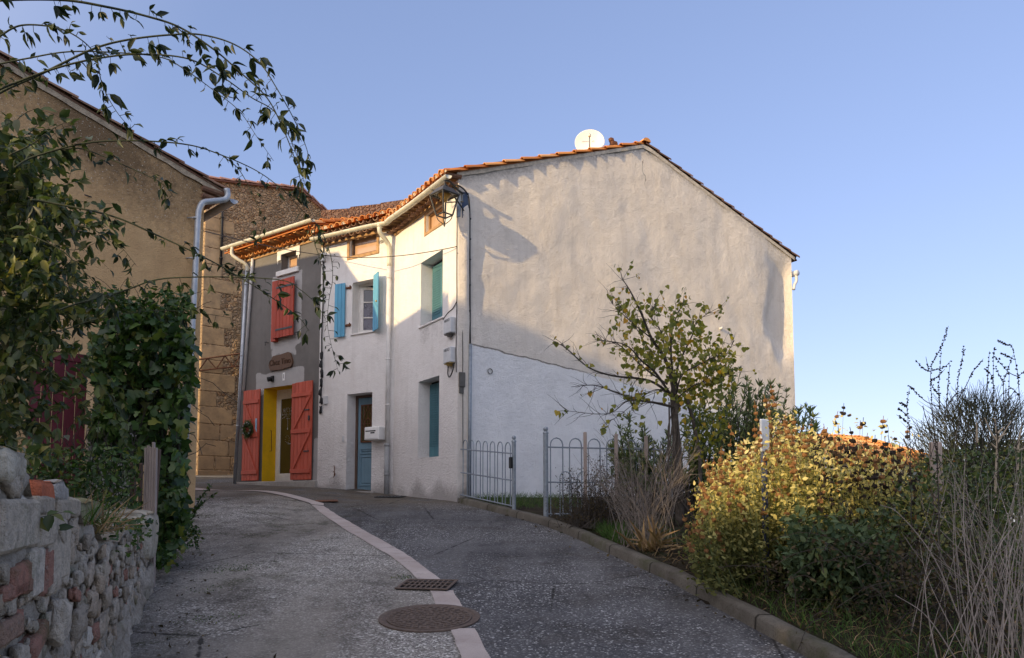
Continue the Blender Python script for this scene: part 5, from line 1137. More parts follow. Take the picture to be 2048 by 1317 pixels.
for x,y,w,h,r,rot in((62,1145,.10,.17,.72,0),(87,1138,.06,.15,.93,.1),(30,1160,.12,.10,.96,.05),(55,1172,.22,.06,.9,-.15),(20,1180,.16,.05,.92,0),(80,1012,.14,.07,.1,0),(118,1022,.12,.09,.15,0),(140,1015,.12,.08,.2,-.05),(10,1262,.14,.07,.88,.0),(70,1282,.12,.07,.9,.3),(90,1060,.2,.12,.3,0),(30,1050,.25,.16,.3,0),(110,1110,.2,.2,.3,.0)):
    s,z=wpt(x,y); mb.rv=r; q=V((0,0,1))*math.cos(rot)+fW.d*math.sin(rot); w*=1.9; u=fW.d*math.cos(rot)-V((0,0,1))*math.sin(rot); mb.box(fW(s,z,-.08)-u*w/2-q*h/2,u*w,q*h,fW.n*.105,.012)
mb.build('bricks','wall_stone',RW)
# big end block and lower block of the wall
mb=MB(); s0,z0=wpt(300,1150); 
def rough_block(mb,f,s0,s1,z0,z1,w0,w1,seed,n=9):
    pts={}
    for i in range(n+1):
        for j in range(n+1):
            for k in range(n+1):
                if 0<i<n and 0<j<n and 0<k<n: continue
                s=s0+(s1-s0)*i/n; z=z0+(z1-z0)*j/n; w=w0+(w1-w0)*k/n
                c=V((i/n-.5,j/n-.5,k/n-.5))*2; d=1-.035*(abs(c.x)**6*abs(c.y)**6+abs(c.y)**6*abs(c.z)**6+abs(c.x)**6*abs(c.z)**6)*2
                m=V(((s0+s1)/2,(z0+z1)/2,(w0+w1)/2)); v=V((s,z,w)); v=m+(v-m)*d; v+=V((noise.noise(V((s*6,z*6,w*6+seed))),noise.noise(V((s*6,z*6+9,w*6+seed))),noise.noise(V((s*6+5,z*6,w*6+seed)))))*.022
                pts[i,j,k]=mb.add(f(*v))
    for a in range(n):
        for b in range(n):
            for q in (0,n):
                mb.face(pts[q,a,b],pts[q,a+1,b],pts[q,a+1,b+1],pts[q,a,b+1]); mb.face(pts[a,q,b],pts[a+1,q,b],pts[a+1,q,b+1],pts[a,q,b+1]); mb.face(pts[a,b,q],pts[a+1,b,q],pts[a+1,b+1,q],pts[a,b+1,q])
rough_block(mb,fW,-.10,.85,1.06,1.50,-.5,.06,3); mb.build('end_block','block_pale',RW,True)
mb=MB(); rough_block(mb,fW,-.08,.80,.55,1.04,-.5,.05,5); mb.build('foot_block','wall_mortar',RW,True)
# loose things on the wall
def loose(x0,x1,y0,y1,mat,name,lab,cat,w=.12,wo=.0):
    s0,z0=wpt(x0,y1); s1,z1=wpt(x1,y0); mb=MB(); zlo=z0; ss=sorted((s0,s1)); zt=onpl((x0+x1)/2,y0,fW)[1]; rough_block(mb,fW,ss[0],ss[1],zlo,zt,wo-w,wo+.02,x0*.1,5); return tag(mb.build(name,mat,None,True),lab,cat)
loose(68,103,962,1007,'brick_orange','brick','orange brick end on top of the rubble wall at left','brick',.14)
loose(104,136,963,1006,'brick_grey','brick','grey mortar-crusted brick beside the orange brick on the rubble wall','brick',.14)
loose(166,228,1000,1052,'block_green','stone_block','mossy angular stone block lying on the rubble wall','stone',.34,-.06)
loose(-5,50,898,962,'block_pale','stone_block','pale rounded stone on the rubble wall at the left edge','stone',.3)
# stakes at the wall end
def stake(px0,py0,px1,py1,Y,w,lab,mat='grey_wood',n=5):
    t_=P(px0,py0,Y); b_=P(px1,py1,Y); b_.z=zground(b_.x,b_.y) if py1>1100 else b_.z; mb=MB(); d=t_-b_
    for k in range(n): mb.rv=random.random(); mb.box(b_+V((-w/2+w*k/n,-.02,0)),V((w/n-.002,0,0)),V((0,.035,0)),d*random.uniform(.95,1.0),.003)
    tag(mb.build('wooden_stake',mat),lab,'stake')
stake(303,884,297,1178,7.0,.115,'broad weathered grey picket with a split top at the end of the rubble wall')
stake(318,895,308,1040,7.15,.04,'thin brown picket just right of the broad grey picket','brown_wood',1)
stake(267,912,267,1035,7.4,.05,'brown post left of the broad grey picket, in front of dark leaves','brown_wood',2)
stake(283,925,280,1030,7.6,.03,'thinnest dark picket between the brown post and the grey picket','brown_wood',1)
# ================================================================== PLANTS
def inpoly(x,y,poly):
    c=False; n=len(poly)
    for i in range(n):
        (x0,y0),(x1,y1)=poly[i],poly[i-1]
        if (y0>y)!=(y1>y) and x<(x1-x0)*(y-y0)/(y1-y0)+x0: c=not c
    return c
def sample(poly,n,Y0,Y1):
    xs_=[p[0] for p in poly]; ys_=[p[1] for p in poly]; out=[]
    while len(out)<n:
        x=random.uniform(min(xs_),max(xs_)); y=random.uniform(min(ys_),max(ys_))
        if inpoly(x,y,poly): out.append(P(x,y,random.uniform(Y0,Y1)))
    return out
def rv(s=1.): return V((random.gauss(0,s),random.gauss(0,s),random.gauss(0,s)))
class Leaf:
    def __init__(s): s.p=[];s.a=[];s.z=[]
    def add(s,p,a,z): s.p.append(tuple(p)); s.a.append(tuple(a)); s.z.append(z)
    def build(s,name,shape,mat,parent,**k):
        return leaves(name,s.p,s.a,np.array(s.z),shape,mat,parent,**k)
def plant(name,loc,label,cat,group=None): return thing(name,loc,label,cat,group)
# ---- rose bush with long arching canes (left)
RB=plant('rambling_rose',P(60,1000,4.6),'big rambling rose at the left edge with long leafy canes arching over the street','shrub')
canes=[
 ([(-60,20),(-10,2),(120,0),(212,14),(290,32),(359,55),(427,99),(478,143),(533,195),(564,253),(588,314),(601,362),(603,392)],3.3,3.9,.007,1.25),
 ([(-60,230),(0,186),(85,147),(185,99),(256,80),(342,70),(403,70),(468,89),(519,126),(554,178),(588,239),(612,294),(622,340)],3.8,4.2,.007,.75),
 ([(-40,205),(0,179),(102,140),(191,118),(280,109),(376,118),(444,154),(502,195),(547,222),(578,273),(598,325),(610,372)],3.7,4.0,.006,1.15),
 ([(-40,135),(0,128),(51,118),(137,104),(239,106),(325,116),(376,144),(427,181),(478,222),(513,273),(547,322)],4.0,4.2,.005,.8),
 ([(-30,100),(0,73),(44,51),(113,56),(161,79),(191,113),(205,171),(232,222),(265,262)],3.2,3.5,.005,1.4),
 ([(30,335),(68,314),(171,287),(273,282),(376,290),(444,311),(513,342),(564,379),(601,417),(632,448)],3.8,4.3,.006,.9),
 ([(20,310),(62,290),(100,262),(130,245)],3.7,3.8,.004,1.2),
 ([(60,400),(106,407),(222,432),(308,468),(410,516),(478,554),(547,598),(598,636),(618,662)],4.0,4.4,.0065,.95),
 ([(120,620),(154,608),(239,585),(308,561),(376,555),(478,555),(564,561),(598,578),(632,608),(652,640)],4.2,4.4,.006,.55),
 ([(632,448),(650,478),(663,520),(665,560),(658,600),(655,650),(665,700),(676,742)],4.3,4.4,.003,1.5),
 ([(100,668),(143,655),(205,636),(308,622),(393,626),(461,636)],4.3,4.5,.004,.8),
 ([(150,450),(191,462),(239,492),(273,532)],4.1,4.2,.004,1.1),
 ([(120,300),(171,300),(273,342),(325,369),(349,396)],3.9,4.0,.004,1.0),
 ([(444,311),(478,340),(508,395),(525,440),(515,480)],4.15,4.25,.003,1.2),
 ([(632,448),(628,480),(640,520),(648,560),(640,600)],4.3,4.35,.003,1.2),
 ([(120,560),(180,580),(235,600),(300,590)],4.2,4.3,.003,.8),
 ([(60,470),(120,500),(170,545),(215,600),(235,650)],4.0,4.1,.004,1.1),
]
mb=MB(); LF=Leaf()
for pts,y0,y1,r,dn in canes:
    k=len(pts); wpts=spline([P(x,y,y0+(y1-y0)*i/(k-1)) for i,(x,y) in enumerate(pts)],9); n=len(wpts)
    mb.tube(wpts,[r*(1-.75*i/n)*1.0 for i in range(n)],6)
    L=0; nxt=0
    for i in range(1,n):
        L+=(wpts[i]-wpts[i-1]).length; f_=i/n
        if L>nxt:
            nxt=L+random.uniform(.026,.052)/dn*(1.1-.5*f_)
            d=(wpts[i]-wpts[i-1]).normalized(); side=rv(1); side=(side-d*side.dot(d)).normalized()
            st=wpts[i]+side*random.uniform(.015,.045)+V((0,0,-.006)); mb.tube([wpts[i],st],.0016,3,False)
            q=random.choice((1,2,3,3)) if random.random()<.8 else 5
            sz=random.uniform(.04,.08)*random.choice((.7,1,1,1.3))*(.62 if r<.0035 else .92)
            for j in range(q): a=side*.6+d*.55+rv(.55)+V((0,0,-.55)); LF.add(st,a,sz*random.uniform(.75,1.1))
            if random.random()<.25: mb.tube([wpts[i],wpts[i]+side*.02-d*.012],[.002,.0004],3,False)
mb.build('canes','cane_bark',RB,True); LF.build('cane_leaves',[(0,0),(.2,.15),(.45,.21),(.75,.12),(1,0),(.75,-.12),(.45,-.21),(.2,-.15)],'cane_leaf',RB,fold=.3,droop=.3)
# the mass of leaves
LF=Leaf(); mb=MB()
pm=[(-60,250),(20,240),(55,262),(95,335),(122,410),(135,500),(140,560),(128,610),(100,650),(70,700),(50,740),(30,800),(20,870),(10,900),(-60,930)]
def twigs(starts,dirf,nl,ln,size,shape_jit=.8,up=-.35,r=.0025):
    for p in starts:
        d=dirf(p).normalized(); pts=[p]; c=p.copy()
        for k in range(5): d=(d+rv(.22)+V((0,0,up*.25))).normalized(); c=c+d*ln/5*random.uniform(.7,1.3); pts.append(c.copy())
        mb.tube(pts,[r,r*.9,r*.8,r*.6,r*.5,r*.3],3,False)
        for k in range(nl):
            t_=random.uniform(.1,1)*5; i=min(4,int(t_)); q=pts[i].lerp(pts[i+1],t_-i); LF.add(q,rv(shape_jit)+d*.5+V((0,0,up)),size*random.uniform(.6,1.3))
twigs(sample(pm,470,4.5,5.6),lambda p:rv(.8)+V((.25,-.25,-.35)),12,.40,.074)
twigs(sample([(40,640),(150,640),(215,740),(240,800),(200,850),(120,860),(60,800)],34,4.6,5.2),lambda p:rv(.7)+V((.3,-.2,-.6)),9,.34,.065)
twigs(sample([(-40,860),(70,880),(60,940),(-20,980)],26,3.0,3.3),lambda p:rv(.7)+V((.3,-.2,-.5)),8,.22,.05)
twigs(sample([(-40,960),(30,985),(60,1030),(20,1080),(-40,1085)],16,2.6,2.8),lambda p:rv(.6)+V((.7,-.2,-.2)),7,.22,.052)
mb.build('twigs','cane_bark',RB); LF.build('foliage',OVAL,'rose_leaf',RB,fold=.3,droop=.3)
# ---- ivy on the fence corner
IV=plant('ivy',P(330,1050,8.2),'dense dark green ivy mass climbing over a fence beside the grey pickets','climber')
pi=[(185,668),(212,640),(255,624),(310,620),(355,634),(386,665),(388,740),(380,790),(374,850),(372,920),(368,985),(352,1000),(318,985),(308,905),(280,915),(225,905),(182,868),(198,790),(180,720)]
LF=Leaf(); 
for p in sample(pi,2500,7.8,8.9): LF.add(p,rv(.7)+V((0,-.5,-.8)),random.uniform(.05,.15))
for p in sample([(312,980),(370,975),(378,1040),(365,1100),(330,1120),(300,1110)],420,7.6,8.1): LF.add(p,rv(.7)+V((.1,-.5,-.7)),random.uniform(.06,.11))
for p in sample([(300,1085),(345,1090),(350,1125),(325,1140),(302,1130)],60,7.1,7.5): LF.add(p,rv(.8)+V((.3,-.3,-.5)),random.uniform(.05,.09))
LF.build('foliage',IVY,'ivy_leaf',IV,fold=.12,droop=.25)
mb=MB()
for k in range(60):
    p=sample(pi,1,8.0,8.8)[0]; pts=[p]; d=V((random.gauss(0,.4),random.gauss(0,.3),-1))
    for j in range(6): p=p+d.normalized()*.13+rv(.03); d+=rv(.3); pts.append(p.copy())
    mb.tube(pts,.004,4,False)
for k in range(26):
    p=sample([(180,600),(380,600),(385,640),(180,650)],1,8.0,8.6)[0]; pts=[p]; d=V((random.gauss(0,.6),-.3,.9))
    for j in range(5): p=p+d.normalized()*.07; d+=rv(.3)+V((0,0,-.15)); pts.append(p.copy())
    mb.tube(pts,.003,4,False); 
    for q in pts[1:]: pass
b_=P(338,1120,8.2)
for k in range(5): mb.tube(spline([b_+rv(.06),P(335+random.uniform(-20,25),950,8.2),P(320+random.uniform(-60,50),750,8.3),P(280+random.uniform(-60,60),640,8.4)],5),.018,5)
mb.build('stems','dark_twig',IV)
LF=Leaf()
for k in range(90):
    p=sample([(170,600),(380,590),(385,650),(170,660)],1,7.9,8.6)[0]; 
    for j in range(6): LF.add(p+V((random.uniform(-.05,.05),0,j*.03)),rv(.6)+V((0,-.3,.3)),random.uniform(.05,.09))
LF.build('young_leaves',IVY,'ivy_leaf',IV,fold=.15,droop=.2)
DU=plant('undergrowth',P(180,1000,7.6),'dark tangled undergrowth in the shade behind the rubble wall','shrub')
LF=Leaf()
for p in sample([(60,880),(120,900),(200,890),(275,890),(282,1040),(200,1030),(140,1010),(90,975),(50,940)],1900,6.6,8.2): LF.add(p,rv(.9)+V((0,-.2,-.3)),random.uniform(.04,.08))
LF.build('foliage',OVAL,'ivy_leaf',DU)
mb=MB()
for k in range(70):
    p=sample([(70,930),(270,900),(275,1030),(100,990)],1,6.8,7.6)[0]; q=p+V((random.uniform(-.2,.2),random.uniform(-.2,.1),random.uniform(.1,.45))); mb.tube(spline([p,(p+q)/2+rv(.05),q],4),.003,3,False)
mb.build('stems','dark_twig',DU)
# dry grass and weeds on the wall top
def blades(poly_pts,hmin,hmax,mat,name,label,cat=None,kind=None,lean=.5,w=.006,loc=None):
    n=len(poly_pts); LFv=Leaf()
    for p in poly_pts: LFv.add(p,V((random.gauss(0,lean),random.gauss(0,lean),1)),random.uniform(hmin,hmax))
    sh=[(0,.0),(.05,.02),(.5,.018),(1,0),(.5,-.018),(.05,-.02)]
    o=LFv.build(name,sh,mat,None,fold=0,droop=.5); return tag(o,label,cat,None,kind)
def on_wall(x,y,n,dx,dy): 
    out=[]
    for k in range(n): s,z=wpt(x+random.uniform(-dx,dx),y); out.append(fW(s,z+random.uniform(-.02,.02),random.uniform(-.3,.03)))
    return out
blades(on_wall(215,1062,130,32,8),.10,.30,'straw','dry_grass','tuft of straw and dry roots in the gap of the rubble wall','grass',None,1.0)
blades(on_wall(200,1050,110,36,6),.08,.22,'grass_blade','wall_grass','green grass tuft by the mossy block on the rubble wall','grass',None,.6)
LF=Leaf()
for k in range(150): s,z=wpt(random.uniform(225,300),1040); LF.add(fW(s,z-random.random()**2*.22,random.uniform(-.15,.09)),rv(.8)+V((0,0,-.4)),random.uniform(.025,.055))
tag(LF.build('wall_creeper',IVY,'ivy_leaf',None),'small dark creeper trailing over the end block of the rubble wall','climber')
# sprig by the road and low weeds
WS=plant('roadside_weed',P(385,1055,8.6),'small leafy sprig leaning out over the road below the ivy','weed'); LF=Leaf(); mb=MB()
for (x0,y0,x1,y1) in((378,1040,425,968),(380,1042,410,985),(375,1045,430,990),(380,1050,400,1010),(378,1050,395,1100),(372,1060,405,1080)):
    a=P(x0,y0,8.5); b=P(x1,y1,8.4); pts=spline([a,(a+b)/2+V((0,0,.04)),b],6); mb.tube(pts,.003,4,False)
    for k in range(26): t_=random.random(); LF.add(a.lerp(b,t_)+V((0,0,.04*math.sin(t_*3))),rv(.6)+(b-a).normalized()*.6,random.uniform(.03,.055))
for p in sample([(345,1040),(400,1050),(400,1090),(350,1095)],220,8.2,8.8): LF.add(p,rv(.8)+V((0,0,-.2)),random.uniform(.03,.05))
mb.build('stems','green_cane',WS); LF.build('foliage',OVAL,'ivy_leaf',WS)
LF=Leaf()
for (x,y,n,rx) in((-2.92,7.82,260,.16),(-2.42,5.9,90,.07),(-2.2,6.0,60,.09),(-1.05,7.4,90,.07),(-.24,4.9,50,.04),(-2.75,6.9,70,.1)):
    for k in range(n): a=x+random.gauss(0,rx); b=y+random.gauss(0,rx*.8); LF.add(onroad(a,b)+V((0,0,.002)),rv(.8)+V((0,0,.5)),random.uniform(.008,.02))
tag(LF.build('road_moss',OVAL,'ivy_leaf',None),'moss growing in patches on the road','moss',None,'stuff')
# ---- the small lime tree
TR=plant('young_tree',P(1355,1060,10.3),'young tree with sparse yellow-green leaves and long bare twigs in front of the gable','tree')
tb=P(1360,1075,10.3); tb.z=zground(tb.x,tb.y)
mb=MB(); trunk=[tb,P(1357,960,10.3),P(1352,870,10.3),P(1347,800,10.3),P(1349,770,10.3)]; mb.tube(spline(trunk,6),[.066-.026*i/24 for i in range(25)],10)
mb.tube(spline([tb+V((.28,.1,0)),P(1400,930,10.4),P(1392,870,10.45),P(1375,800,10.4)],6),.025,7)
for k in range(10):
    a=tb+V((random.uniform(-.25,.25),random.uniform(-.15,.1),0)); mb.tube(spline([a,P(1352+random.uniform(-22,22),960,10.2),P(1350+random.uniform(-14,14),870,10.22),P(1349+random.uniform(-12,12),805,10.25)],5),random.uniform(.006,.014),5)
mb.build('trunk','bark',TR,True)
limbs=[([(1349,790),(1333,725),(1303,677),(1282,626),(1260,582),(1243,556)],.028,-.1),([(1347,798),(1310,745),(1284,723),(1250,690),(1190,680)],.02,-.3),([(1335,769),(1286,735),(1238,690),(1197,679)],.014,.2),
 ([(1349,795),(1299,762),(1226,752),(1177,735),(1131,696),(1109,685)],.02,-.25),([(1348,815),(1310,806),(1274,800),(1226,783),(1189,771),(1143,774)],.02,-.15),([(1330,808),(1300,805),(1255,803),(1214,828),(1121,821)],.014,-.4),
 ([(1349,780),(1342,706),(1345,657),(1359,621),(1366,605)],.02,.2),([(1350,770),(1357,730),(1384,672),(1393,645),(1422,623)],.018,.35),([(1352,815),(1362,810),(1386,783),(1439,730),(1469,681)],.02,.25),([(1352,790),(1365,750),(1408,725),(1444,706)],.015,-.3),
 ([(1303,677),(1284,662),(1250,633),(1221,604)],.012,.1),([(1342,706),(1320,660),(1300,630),(1316,602)],.011,.3),([(1355,770),(1330,720),(1300,700),(1262,640),(1240,612)],.013,.35),([(1350,800),(1390,770),(1430,760),(1460,745)],.012,.1),([(1349,800),(1320,780),(1290,790),(1240,830),(1205,850)],.01,-.2)]
mb=MB(); LF=Leaf()
for pts,r,dy in limbs:
    k=len(pts); w=spline([P(x,y,10.3+dy*i/(k-1)*2+random.uniform(-.05,.05)) for i,(x,y) in enumerate(pts)],6); n=len(w); mb.tube(w,[r*(1-.85*i/n) for i in range(n)],6)
    for j in range(30):
        t_=random.uniform(.18,1)**.9; i=min(n-2,int(t_*n)); p=w[i]; d=(w[i+1]-w[i]).normalized(); d=(d*.8+rv(.55)+V((0,0,.12))).normalized(); ln=random.uniform(.12,.42); q=[p]; c=p.copy()
        for z in range(4): d=(d+rv(.2)).normalized(); c=c+d*ln/4; q.append(c.copy())
        mb.tube(q,[.004,.0035,.003,.002,.0012],3,False)
        far=(c.x<P(1235,680,10).x)
        lf=0 if far and random.random()<.72 else random.choice((0,1,2,3,4))
        for z in range(lf): LF.add(q[random.choice((2,3,4))]+rv(.02),rv(.5)+V((0,-.2,-.8)),random.uniform(.035,.085))
for p in sample([(1340,640),(1400,640),(1460,690),(1450,760),(1400,810),(1330,800),(1290,730),(1310,680)],420,9.9,10.9): LF.add(p,rv(.5)+V((0,-.2,-.8)),random.uniform(.04,.085))
for p in sample([(1240,600),(1370,600),(1440,680),(1380,760),(1250,740),(1200,680)],170,9.9,10.9): LF.add(p,rv(.5)+V((0,-.2,-.8)),random.uniform(.04,.08))
for p in sample([(1350,790),(1470,700),(1470,790),(1440,900),(1380,930),(1360,850)],330,10.1,10.9): LF.add(p,rv(.5)+V((0,-.2,-.8)),random.uniform(.04,.07))
mb.build('branches','dark_twig',TR); LF.build('crown',HEART,'lime_leaf',TR,fold=.2,droop=.25)
# ---- oleander behind
OL=plant('oleander',P(1440,1050,11.8),'tall oleander with narrow dark leaves between the tree and the house corner','shrub'); mb=MB(); LF=Leaf()
po=[(1215,880),(1262,835),(1300,860),(1330,870),(1380,830),(1420,770),(1450,740),(1500,742),(1560,772),(1600,800),(1645,845),(1620,880),(1560,900),(1500,950),(1400,985),(1230,985)]
for p in sample(po,260,11.2,12.6):
    b=V((p.x*.75+.25*2.9+random.gauss(0,.12),p.y+random.gauss(0,.15),0)); b.z=zground(b.x,b.y); m=(b*.5+p*.5)+V((random.gauss(0,.08),0,.12)); w=spline([b,m,p],8); mb.tube(w,[.012*(1-.7*i/len(w)) for i in range(len(w))],4,False)
    n=len(w)
    for i in range(int(n*.45),n):
        d=(w[min(i+1,n-1)]-w[i-1]).normalized()
        for k in range(4): LF.add(w[i],d*.75+rv(.6)+V((0,0,.1)),random.uniform(.09,.16))
    for k in range(7): LF.add(w[-1],V((0,0,.9))+rv(.5),random.uniform(.08,.13))
mb.build('stems','dark_twig',OL); LF.build('foliage',NARROW,'oleander_leaf',OL,fold=.1,droop=.12)
# ---- brown low shrub by the fence
BS=plant('brown_shrub',P(1180,1040,10.3),'low brown twiggy shrub in front of the iron fence','shrub'); mb=MB(); LF=Leaf(); c0=P(1185,1045,10.2); c0.z=zground(c0.x,c0.y)
for p in sample([(1092,1005),(1105,950),(1150,925),(1200,900),(1262,915),(1300,970),(1290,1040),(1120,1040)],260,9.7,10.9):
    b=c0+V((random.gauss(0,.18),random.gauss(0,.25),0)); w=spline([b,(b+p)/2+rv(.05),p],6); mb.tube(w,[.005,.0048,.0045,.004,.0038,.0035,.003,.0028,.0025,.002,.0015,.001,.001],3,False); n=len(w)
    for k in range(22): i=random.randrange(3,n); LF.add(w[i]+rv(.035),rv(1),random.uniform(.014,.032))
mb.build('stems','dark_twig',BS); LF.build('foliage',OVAL,'brown_leaf',BS)
# ---- dry grey stems
DS=plant('dry_stem_bush',P(1285,1095,9.0),'leafless bush of thin grey stems at the foot of the young tree','shrub'); mb=MB()
for k in range(125):
    b=V((P(1285,1095,9).x+random.gauss(0,.16),9.0+random.gauss(0,.22),0)); b.z=zground(b.x,b.y); t_=P(random.uniform(1165,1400),random.triangular(850,1020,930),9.0+random.gauss(0,.35)); m=b.lerp(t_,.45)+V((0,0,.12)); w=spline([b,m+rv(.03),t_],6); mb.tube(w,[.0042*(1-.8*i/len(w)) for i in range(len(w))],4,False)
    for j in range(4):
        i=random.randrange(4,len(w)); mb.tube([w[i],w[i]+(w[i]-w[i-2]).normalized()*.12+rv(.06)],[.0022,.001],3,False)
mb.build('stems','dry_twig',DS)
# dry strap leaves
IR=plant('dry_iris',P(1300,1108,8.4),'clump of dried tan strap leaves at the kerb edge','plant'); LF=Leaf(); b=P(1302,1112,8.4); b.z=zground(b.x,b.y)
for k in range(34): LF.add(b+V((random.gauss(0,.09),random.gauss(0,.07),0)),V((random.gauss(0,.7),random.gauss(-.1,.5),.8)),random.uniform(.18,.42))
LF.build('strap_leaves',[(0,.02),(.3,.055),(.7,.045),(1,0),(.7,-.045),(.3,-.055)],'straw',IR,droop=.55)
# ---- sunlit sage with round seed heads
PH=plant('seedhead_shrub',P(1600,1150,7.2),'large sunlit grey-green shrub covered with round dry seed heads','shrub'); mb=MB(); LF=Leaf(); hb=MB()
top=[(1375,1080),(1385,1020),(1420,940),(1470,890),(1500,845),(1560,845),(1600,850),(1650,850),(1700,870),(1760,885),(1830,910),(1875,960)]
def topy(x):
    for (a,ya),(b,yb) in zip(top,top[1:]):
        if x<=b: return ya+(yb-ya)*(x-a)/(b-a)
    return 960
for k in range(620):
    x=random.uniform(1380,1875); Y=random.uniform(6.3,8.3); y=topy(x)+16+abs(random.gauss(0,75))-max(0,random.gauss(-6,34))+ (8.3-Y)*14
    t_=P(x,y,Y); b=V((t_.x*.8+.2*2.9+random.gauss(0,.08),t_.y+random.gauss(0,.1),0)); b.z=zground(b.x,b.y)
    if t_.z<b.z+.1: continue
    m=b.lerp(t_,.5)+rv(.06); w=spline([b,m,t_],7); n=len(w); mb.tube(w,[.0042-.003*i/n for i in range(n)],4,False)
    for i in range(3,n):
        d=(w[i]-w[i-1]).normalized()
        for j in range(5 if x<1640 else 3): q=w[i]+rv(.045); LF.add(q,rv(.7)+d*.4+V((0,0,-.15)),random.uniform(.026,.058))
    if x>1620:
        for j in range(3): i=random.randrange(5,n); rr=random.uniform(.014,.02); hb.cur=1; hb.blob(w[i]+rv(.03),rr,rr,rr*.8,4,.3,k+j)
        hb.cur=0
    if random.random()<.8:
        hh=random.choice((1,1,2,2,3)); p=t_.copy(); d=(w[-1]-w[-3]).normalized()
        for j in range(hh):
            r=random.uniform(.017,.025); hb.cur=1 if x>1620 and random.random()<.55 else 0; hb.blob(p,r,r,r*.8,4,.3,k+j,None,random.random()); q=p+d*random.uniform(.05,.075); hb.tube([p,q],.003,4,False); p=q
mb.build('stems','green_cane',PH); LF.build('foliage',OVAL,'sage_leaf',PH,fold=.2,droop=.3,rnd=np.clip((np.array([p[2] for p in LF.p])-1.05)/1.0,0,1)*.62+rng.random(len(LF.p))*.38); hb.build('seed_heads',['seed_brown','seed_dark'],PH)  # leaf colour rises with height: sunlit top and shaded base painted in
SG2=plant('grey_green_shrub',P(1660,1200,6.0),'leafy grey-green sage plant in shade in front of the sunlit shrub','shrub'); mb=MB(); LF=Leaf()
for k in range(120):
    x=random.uniform(1560,1790); y=random.triangular(1000,1180,1060); Y=random.uniform(5.6,6.4); t_=P(x,y,Y); b=P(1670,1210,6)+V((random.gauss(0,.14),random.gauss(0,.15),0)); b.z=zground(b.x,b.y)
    w=spline([b,b.lerp(t_,.5)+rv(.04),t_],6); n=len(w); mb.tube(w,[.006-.004*i/n for i in range(n)],4,False)
    for i in range(4,n):
        for j in range(3): LF.add(w[i]+rv(.012),rv(.75)+V((0,0,.05)),random.uniform(.04,.085))
mb.build('stems','green_cane',SG2); LF.build('foliage',OVAL,'sage_green',SG2,fold=.22,droop=.35)
# dead tangle and dark undergrowth under the shrubs
TG=plant('dead_bramble',P(1600,1240,5.8),'tangle of dead brown stems and leaves along the kerb under the shrubs','shrub'); mb=MB(); LF=Leaf()
for k in range(330):
    x=random.uniform(1390,1960); a=P(x,random.uniform(1080,1260),random.uniform(4.9,7.4)); 
    if a.x<kerbx(a.y)+.22: continue
    zg_=zground(a.x,a.y); a.z=max(zg_+.03,a.z); pts=[a]; d=V((random.gauss(0,1),random.gauss(0,.5),random.uniform(.2,1)))
    for j in range(7): a=a+d.normalized()*.07; d+=rv(.25)+V((0,0,-.25)); a.z=max(zground(a.x,a.y)+.01,a.z); pts.append(a.copy())
    mb.tube(pts,random.uniform(.0015,.004),3,False)
    for j in range(14): LF.add(random.choice(pts)+rv(.04),rv(1),random.uniform(.018,.045))
mb.build('stems','dark_twig',TG); LF.build('dead_leaves',OVAL,'brown_leaf',TG)
HG=plant('dark_thicket',P(1900,1150,6.8),'dark green thicket filling the right edge behind the bare twigs','shrub'); LF=Leaf(); mb=MB()
ph=[(1790,970),(1840,915),(1920,900),(2000,900),(2090,890),(2090,1330),(1900,1290),(1780,1230),(1740,1150),(1760,1040)]
for p in sample(ph,10500,5.6,8.2): LF.add(p,rv(1)+V((0,0,-.1)),random.uniform(.022,.055))
for p in sample(ph,160,5.6,7.6): q=p+V((random.gauss(0,.1),random.gauss(0,.1),random.uniform(.2,.5))); mb.tube([p,(p+q)/2+rv(.03),q],.003,3,False)
mb.build('stems','dark_twig',HG); LF.build('foliage',OVAL,'rose_leaf',HG,rnd=rng.random(len(LF.p)))
HF=plant('far_hedge',P(2000,1050,12),'dark hedge far right behind the broom and thicket','hedge'); LF=Leaf(); mb=MB()
for p in sample([(1835,925),(1900,890),(2000,880),(2200,880),(2200,1100),(1835,1100)],6500,10.5,13): LF.add(p,rv(1)+V((0,0,-.1)),random.uniform(.05,.11))
for k in range(60): p=sample([(1850,920),(2180,890),(2180,1080),(1850,1080)],1,10.8,12.6)[0]; mb.tube([p,p+V((random.gauss(0,.2),random.gauss(0,.2),random.uniform(.3,.8)))],.012,4,False)
mb.build('stems','dark_twig',HF); LF.build('foliage',OVAL,'rose_leaf',HF)
# ---- broom on the skyline
BR=plant('broom_bush',P(1950,1000,8.4),'rounded dark broom bush of fine upright twigs on the right skyline','shrub'); mb=MB()
for k in range(3000):
    x=random.gauss(1960,80); e=((x-1965)/150)**2; ytop=785+95*min(1.3,e); y=random.uniform(ytop+20,ytop+230); a=P(x,y,8.4+random.gauss(0,.45)); d=V(((x-1960)/140+random.gauss(0,.38),random.gauss(0,.35),1)).normalized(); l=random.uniform(.10,.32); m=a+d*l*.5+rv(.012); mb.tube([a,m,a+d*l+rv(.02)],[.0042,.0032,.0015],3,False,random.random())
for k in range(60): b=P(1960+random.gauss(0,25),1060,8.4); mb.tube([b,P(1960+random.gauss(0,60),900,8.4+random.gauss(0,.3))],.008,4,False)
mb.build('twigs','broom_leaf',BR)
